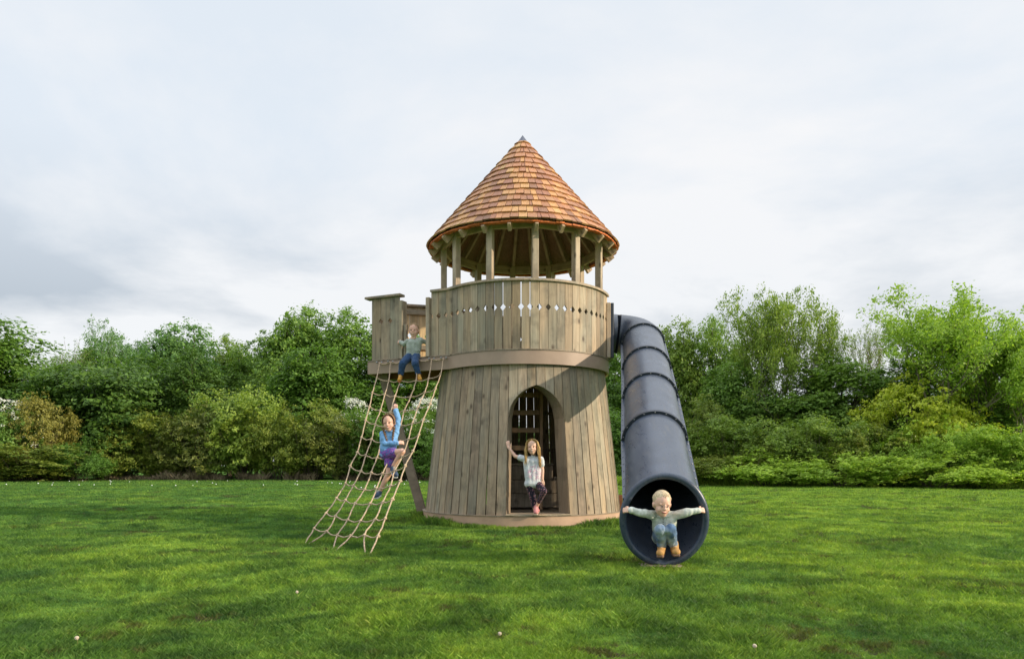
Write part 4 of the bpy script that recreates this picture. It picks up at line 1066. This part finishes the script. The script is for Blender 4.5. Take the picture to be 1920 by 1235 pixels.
def airy(name, seed, h=9.0, stems=5, spread=.42, per=16, rad=.26, size=.07, levels=5, leafp=.85, base=.0, lean=.2):
    """several stems forking to fine twigs, leaves in small tufts on the twigs, sky between them"""
    rr = random.Random(seed); rs = np.random.RandomState(seed); bm = bmesh.new(); tips = []
    def grow(p, d_, L, r, lev):
        pts = [p]; q = p.copy(); dd = d_.copy()
        for s in range(3):
            dd = (dd+Vector((rr.uniform(-.16, .16), rr.uniform(-.16, .16), .10))).normalized(); q = q+dd*L/3; pts.append(q.copy())
            if lev >= levels-3 and rr.random() < .8: tips.append((q.copy(), dd.copy()))
        tube(bm, pts, [r, r*.88, r*.76, r*.64], 5 if lev < 3 else 3, cap=False)
        if lev >= levels: tips.append((q, dd)); return
        nb = 3 if lev in (1, 2) else 2
        for k in range(nb):
            a = rr.uniform(0, 6.28); sp = spread*rr.uniform(.6, 1.35); X = dd.orthogonal().normalized(); Y = dd.cross(X)
            nd_ = (dd+(X*math.cos(a)+Y*math.sin(a))*sp*1.25).normalized()
            grow(q, nd_, L*rr.uniform(.66, .88), r*.62, lev+1)
    for s in range(stems):
        a = 6.28*s/stems+rr.uniform(-.5, .5); ln = lean*rr.uniform(.5, 1.6)
        grow(Vector((math.cos(a)*.25, math.sin(a)*.25, -.05)), Vector((math.cos(a)*ln, math.sin(a)*ln, 1)).normalized(), h*.30*rr.uniform(.85, 1.1), .011*h, 1)
    tm = bpy.data.meshes.new(name+'_trunk'); bm.to_mesh(tm); bm.free()
    n = len(tm.vertices); co = np.empty(n*3, np.float32); tm.vertices.foreach_get('co', co); co = co.reshape(-1, 3); sc = h/co[:, 2].max()
    co *= sc; tm.vertices.foreach_set('co', co.ravel())
    T = np.array([list(t[0]) for t in tips])*sc; D = np.array([list(t[1]) for t in tips])
    k = (rs.rand(len(T)) < leafp) & (T[:, 2] > h*base); T, D = T[k], D[k]
    V = clusters_to_leaves(T, D, per, rad, size, rs, .7, .6, .7)
    rx = np.percentile(np.abs(T[:, :2]), 97)
    return mesh_leaves(name+'_leaves', V), tm, h, float(rx)
PRO = {
 'domeA': dense('domeA', 1, 9, 3.1, .8, 34, 1900, 24, .36, .095, hole=.20),
 'domeB': dense('domeB', 2, 9, 3.0, .8, 36, 1900, 24, .33, .09, hole=.24),
 'layer': dense('layer', 3, 7, 3.6, .2, 34, 1700, 28, .55, .095, flat=.28, hole=.26),
 'tuft':  dense('tuft', 4, 9, 3.0, 1.2, 22, 900, 26, .42, .085, hole=.40),
 'bushA': dense('bushA', 5, 4, 2.4, .1, 30, 1150, 20, .22, .070, trunk=False, hole=.36),
 'bushB': dense('bushB', 6, 4, 2.4, .1, 34, 1150, 20, .20, .065, trunk=False, hole=.36, updir=.6),
 'bushC': dense('bushC', 7, 4, 2.6, .0, 26, 1100, 20, .20, .065, trunk=False, hole=.34, updir=.8, flat=1.0),
 'airyA': airy('airyA', 21, 9, 7, .46, 15, .32, .075, 6, .78, .12, .32),
 'airyB': airy('airyB', 22, 9, 6, .50, 17, .36, .08, 6, .95, .25, .28),
 'bareA': airy('bareA', 23, 9, 5, .42, 6, .16, .05, 6, .6, .3),
}
def plant(kind, px, top, dep, wpx, leaf, label, cat='tree', group=None, bark='bark', rot=None, extra=None):
    """one tree or bush: crown and trunk meshes shared with its kind, own size, turn and leaf colour"""
    cm_, tm_, h, rx = PRO[kind]; x = (px-960)*dep/FPX; H = CAMZ+(HOR-top)*dep/FPX; wr = wpx/2*dep/FPX
    loc = Vector((x, dep, 0)); sx = wr/rx; sz = H/h*1.02
    bush = kind.startswith('bush')
    o = empty('bush' if bush else 'tree', loc, label, cat, group)
    a = (px*1.7+top*.9) % 6.28 if rot is None else rot
    Mx = Matrix.Translation(loc) @ Matrix.Diagonal((sx, min(sx, 1.4), sz, 1)) @ Matrix.Rotation(a, 4, 'Z')
    for nm, me, mt in (('foliage' if bush else 'crown', cm_, LM[leaf]), ('stems' if bush else 'trunk', tm_, M[bark])):
        c = bpy.data.objects.new(nm, me); COL.objects.link(c)
        if not me.materials: me.materials.append(mt)
        c.material_slots[0].link = 'OBJECT'; c.material_slots[0].material = mt
        put(c, o, Mx)
    if extra:
        rs = np.random.RandomState(px); n = extra; th_ = rs.rand(n)*2*np.pi; ph = rs.rand(n)*1.5; rr_ = .8+.28*rs.rand(n)
        C = np.stack([x+wr*rr_*np.cos(th_)*np.cos(ph*.9), dep+wr*rr_*np.sin(th_)*np.cos(ph*.9)-.1, H*(.42+.60*np.sin(ph))], -1)
        C = C[vnoise(C[:, 0]*1.5+px, C[:, 2]*1.5) > .38]
        V = clusters_to_leaves(C, C*0+np.array([0, -.6, .3]), 16, .16, .042, rs, .6, .5, .6)-np.array(loc)
        link('blossom', mesh_leaves('blossom', V), M['blossom'], o)
    return o
GT, GH = 'trees of the wood behind the lawn', 'bushes of the hedge along the lawn'
T_ = [
 ('domeA', -45, 614, 41, 290, 'deep', 'large dark green tree at the far left edge of the picture'),
 ('bareA', 128, 640, 50, 120, 'mid', 'thin leaved tree between the dark left edge tree and the broad layered tree'),
 ('tuft', 150, 660, 52, 130, 'mid', 'low mid green tree behind the thin leaved tree near the left edge'),
 ('airyA', 232, 622, 54, 150, 'blue', 'airy grey green tree behind the top of the broad dark tree on the left'),
 ('domeA', 335, 622, 48, 165, 'blue', 'round bluish green crown standing highest above the broad dark tree on the left'),
 ('domeB', 430, 640, 52, 130, 'pale', 'pale green tree just right of the round bluish green crown'),
 ('domeA', 480, 660, 50, 130, 'mid', 'low mid green tree left of the tall pair near the balcony'),
 ('domeA', 548, 590, 47, 170, 'mid', 'tall mid green tree with domed crown, left of the pair near the balcony'),
 ('domeB', 652, 590, 46, 180, 'mid', 'tall mid green tree with domed crown touching the balcony in the picture'),
 ('layer', 215, 668, 41.5, 270, 'dark', 'broad dark green tree in layers, widest of the trees on the left'),
 ('domeB', 372, 668, 43, 140, 'dark', 'dark green tree right of the broad layered tree'),
 ('domeA', 600, 665, 43, 190, 'deep', 'dark green lower tree in front of the tall domed pair'),
 ('domeB', 735, 650, 44, 170, 'deep', 'green tree seen through the upper part of the rope net'),
 ('domeA', 1140, 655, 40, 150, 'deep', 'tree showing between the tower and the tube slide'),
 ('domeA', 1282, 618, 38, 130, 'pale', 'pale green rounded tree just right of the tube slide top'),
 ('tuft', 1355, 606, 37, 120, 'mid', 'narrow dark green tree with pointed top right of the pale rounded tree'),
 ('domeA', 812, 640, 45, 120, 'mid', 'green tree showing between the balcony underside and the tower wall'),
 ('airyA', 1455, 542, 33, 180, 'pale', 'tallest airy many stemmed tree right of the slide with sky between its branches'),
 ('bareA', 1540, 590, 34, 120, 'pale', 'thin twiggy tree leaning right beside the tallest airy tree'),
 ('bareA', 1628, 590, 34, 130, 'pale', 'nearly bare twiggy tree in the gap between the two big right hand trees'),
 ('domeA', 1395, 690, 34, 170, 'mid', 'dark green tree at the foot of the tallest airy tree, towards the slide'),
 ('domeB', 1560, 668, 32, 210, 'mid', 'mid green tree filling the gap below the twiggy trees'),
 ('airyB', 1785, 541, 29, 275, 'lime', 'big lime green spreading tree near the right edge'),
 ('airyB', 1915, 580, 28, 220, 'lime', 'lime green tree cut by the right edge of the picture'),
 ('domeA', 1850, 715, 30, 230, 'mid', 'mid green tree low behind the lime green tree at the right edge'),
 ('domeB', 1690, 690, 31, 190, 'mid', 'mid green tree behind the yellow green bush on the right'),
]
for k_, px, tp, dp, w_, lf, lb in T_: plant(k_, px, tp, dp, w_, lf, lb, 'tree', GT, 'bark_pale' if k_[:4] in ('airy', 'bare') else 'bark')
B_ = [
 ('bushC', 18, 752, 36.6, 120, 'mid', 'hawthorn bush with white blossom at the left edge', 'hb'),
 ('bushB', 80, 746, 36.9, 110, 'brown', 'rusty yellow brown bush beside the white blossom at the left edge', None),
 ('bushA', 45, 834, 35.6, 190, 'olive', 'olive bush low at the left end of the hedge', None),
 ('bushC', 148, 826, 36.4, 100, 'deep', 'fresh green feathery bush near the left end of the hedge', None),
 ('bushB', 235, 798, 39.5, 120, 'olive', 'olive bush at the foot of the broad dark tree', None),
 ('bushA', 300, 778, 39.4, 130, 'olive', 'olive brown bush right of the feet of the broad dark tree', None),
 ('bushB', 372, 768, 39.2, 130, 'dull', 'dull green bush left of the highest yellow green bush', None),
 ('bushA', 452, 732, 39.2, 150, 'pale', 'highest yellow green bush in the left hedge', None),
 ('bushC', 520, 765, 38.6, 120, 'olive', 'leafy bush right of the highest yellow green bush', None),
 ('bushB', 588, 758, 38.5, 130, 'olive', 'dull bush below the tall domed pair of trees', None),
 ('bushA', 640, 785, 38, 120, 'dull', 'dull brownish green bush just left of the rope net', None),
 ('bushC', 662, 752, 39, 66, 'mid', 'small bush with white blossom left of the rope net', 'hb'),
 ('bushA', 715, 770, 38, 110, 'deep', 'green bush behind the girl on the rope net', None),
 ('bushC', 800, 752, 38.2, 90, 'mid', 'white blossomed bush seen through the net beside the tower wall', 'hb'),
 ('bushB', 770, 812, 37.4, 110, 'deep', 'low green bush seen behind the timber brace', None),
 ('bushA', 1120, 770, 35, 150, 'deep', 'bush showing in the gap between tower and slide', None),
 ('bushB', 1305, 750, 31.5, 120, 'olive', 'dull olive bush just right of the slide', None),
 ('bushA', 1372, 783, 30, 150, 'pale', 'olive bush with pale top, second from the slide', None),
 ('bushC', 1448, 802, 29, 120, 'olive', 'low bush under the tallest airy tree', None),
 ('bushA', 1530, 785, 28, 160, 'pale', 'rounded green bush in the middle of the right hedge', None),
 ('bushB', 1615, 800, 27.5, 140, 'olive', 'green bush left of the yellow green bush foot', None),
 ('bushC', 1700, 795, 27, 150, 'lime', 'bright green bush below the yellow green bush', None),
 ('bushB', 1722, 712, 28.5, 190, 'yellow', 'tall yellow green bush in front of the lime tree', None),
 ('bushC', 1790, 790, 26, 140, 'lime', 'green bush right of the yellow green bush foot', None),
 ('bushA', 1858, 800, 25.5, 150, 'lime', 'bright bush near the right edge of the hedge', None),
 ('bushC', 1935, 805, 25, 130, 'lime', 'bush cut by the right edge of the picture', None),
 ('bushC', 1440, 846, 27.6, 190, 'lime', 'low scrub in front of the bush under the tallest airy tree', None),
 ('bushC', 1580, 845, 26.4, 200, 'lime', 'low bright scrub in front of the middle of the right hedge', None),
 ('bushC', 1760, 850, 25, 210, 'lime', 'low green scrub in front of the bright bushes on the right', None),
 ('bushC', 1340, 850, 29, 140, 'olive', 'low olive scrub beside the slide', None),
]
for k_, px, tp, dp, w_, lf, lb, ex_ in B_: plant(k_, px, tp, dp, w_*1.12, lf, lb, 'bush', GH, extra=130 if ex_ else None)
# deeper wood behind, one mass nobody could count
rs = np.random.RandomState(77); n = 5200
x = -48+92*rs.rand(n); y = 56-(x+48)*.12+3*rs.rand(n); top = 5.0+2.2*vnoise(x*.35, x*0)+1.2*vnoise(x*1.1, x*0+5)
top = np.where(x > 8, top*.78, top); top = np.where((x > -7) & (x < 6), top*.5, top)
C = np.stack([x, y, top*rs.rand(n)**.8], -1)
V = clusters_to_leaves(C, C*0+np.array([0, -.7, .2]), 26, .9, .16, rs, .6, .7, .5)
tag(link('far_wood', mesh_leaves('far_wood', V), LM['deep']), 'dark green mass of the deeper wood seen between the trees', 'wood', kind='stuff')

# ------------------------------------------------------------------ dandelion clocks in the foreground lawn
dn = [(144, 1195, 'pale dandelion seed head near the bottom left corner'), (557, 1109, 'small seed head on the lawn below the rope net'),
      (937, 1187, 'pale seed head on a stalk near the bottom centre'), (1415, 1210, 'seed head near the bottom, right of the slide')]
DS = plain('seed_head', (.55, .47, .36), .9, .1, .1, 60); DG = plain('dandelion_stem', (.16, .2, .05), .7, .2, .1)
for px, py, lb in dn:
    dd = (CAMZ-.05)*FPX/(py-HOR); p = at(px, py, dd); g0 = float(gh(p.x, p.y)); o = empty('dandelion', (p.x, p.y, g0), lb, 'dandelion', 'dandelion seed heads in the lawn')
    bm = bmesh.new(); tube(bm, [(p.x, p.y, g0-.01), (p.x+.004, p.y, g0+.03), (p.x, p.y, p.z)], .0016, 6); from_bm('stem', bm, DG, o, smooth=True)
    bm = bmesh.new(); bmesh.ops.create_icosphere(bm, subdivisions=3, radius=.0085, matrix=Matrix.Translation(p))
    for v in bm.verts: v.co += (v.co-p)*random.uniform(-.2, .15)
    from_bm('seed_head', bm, DS, o)
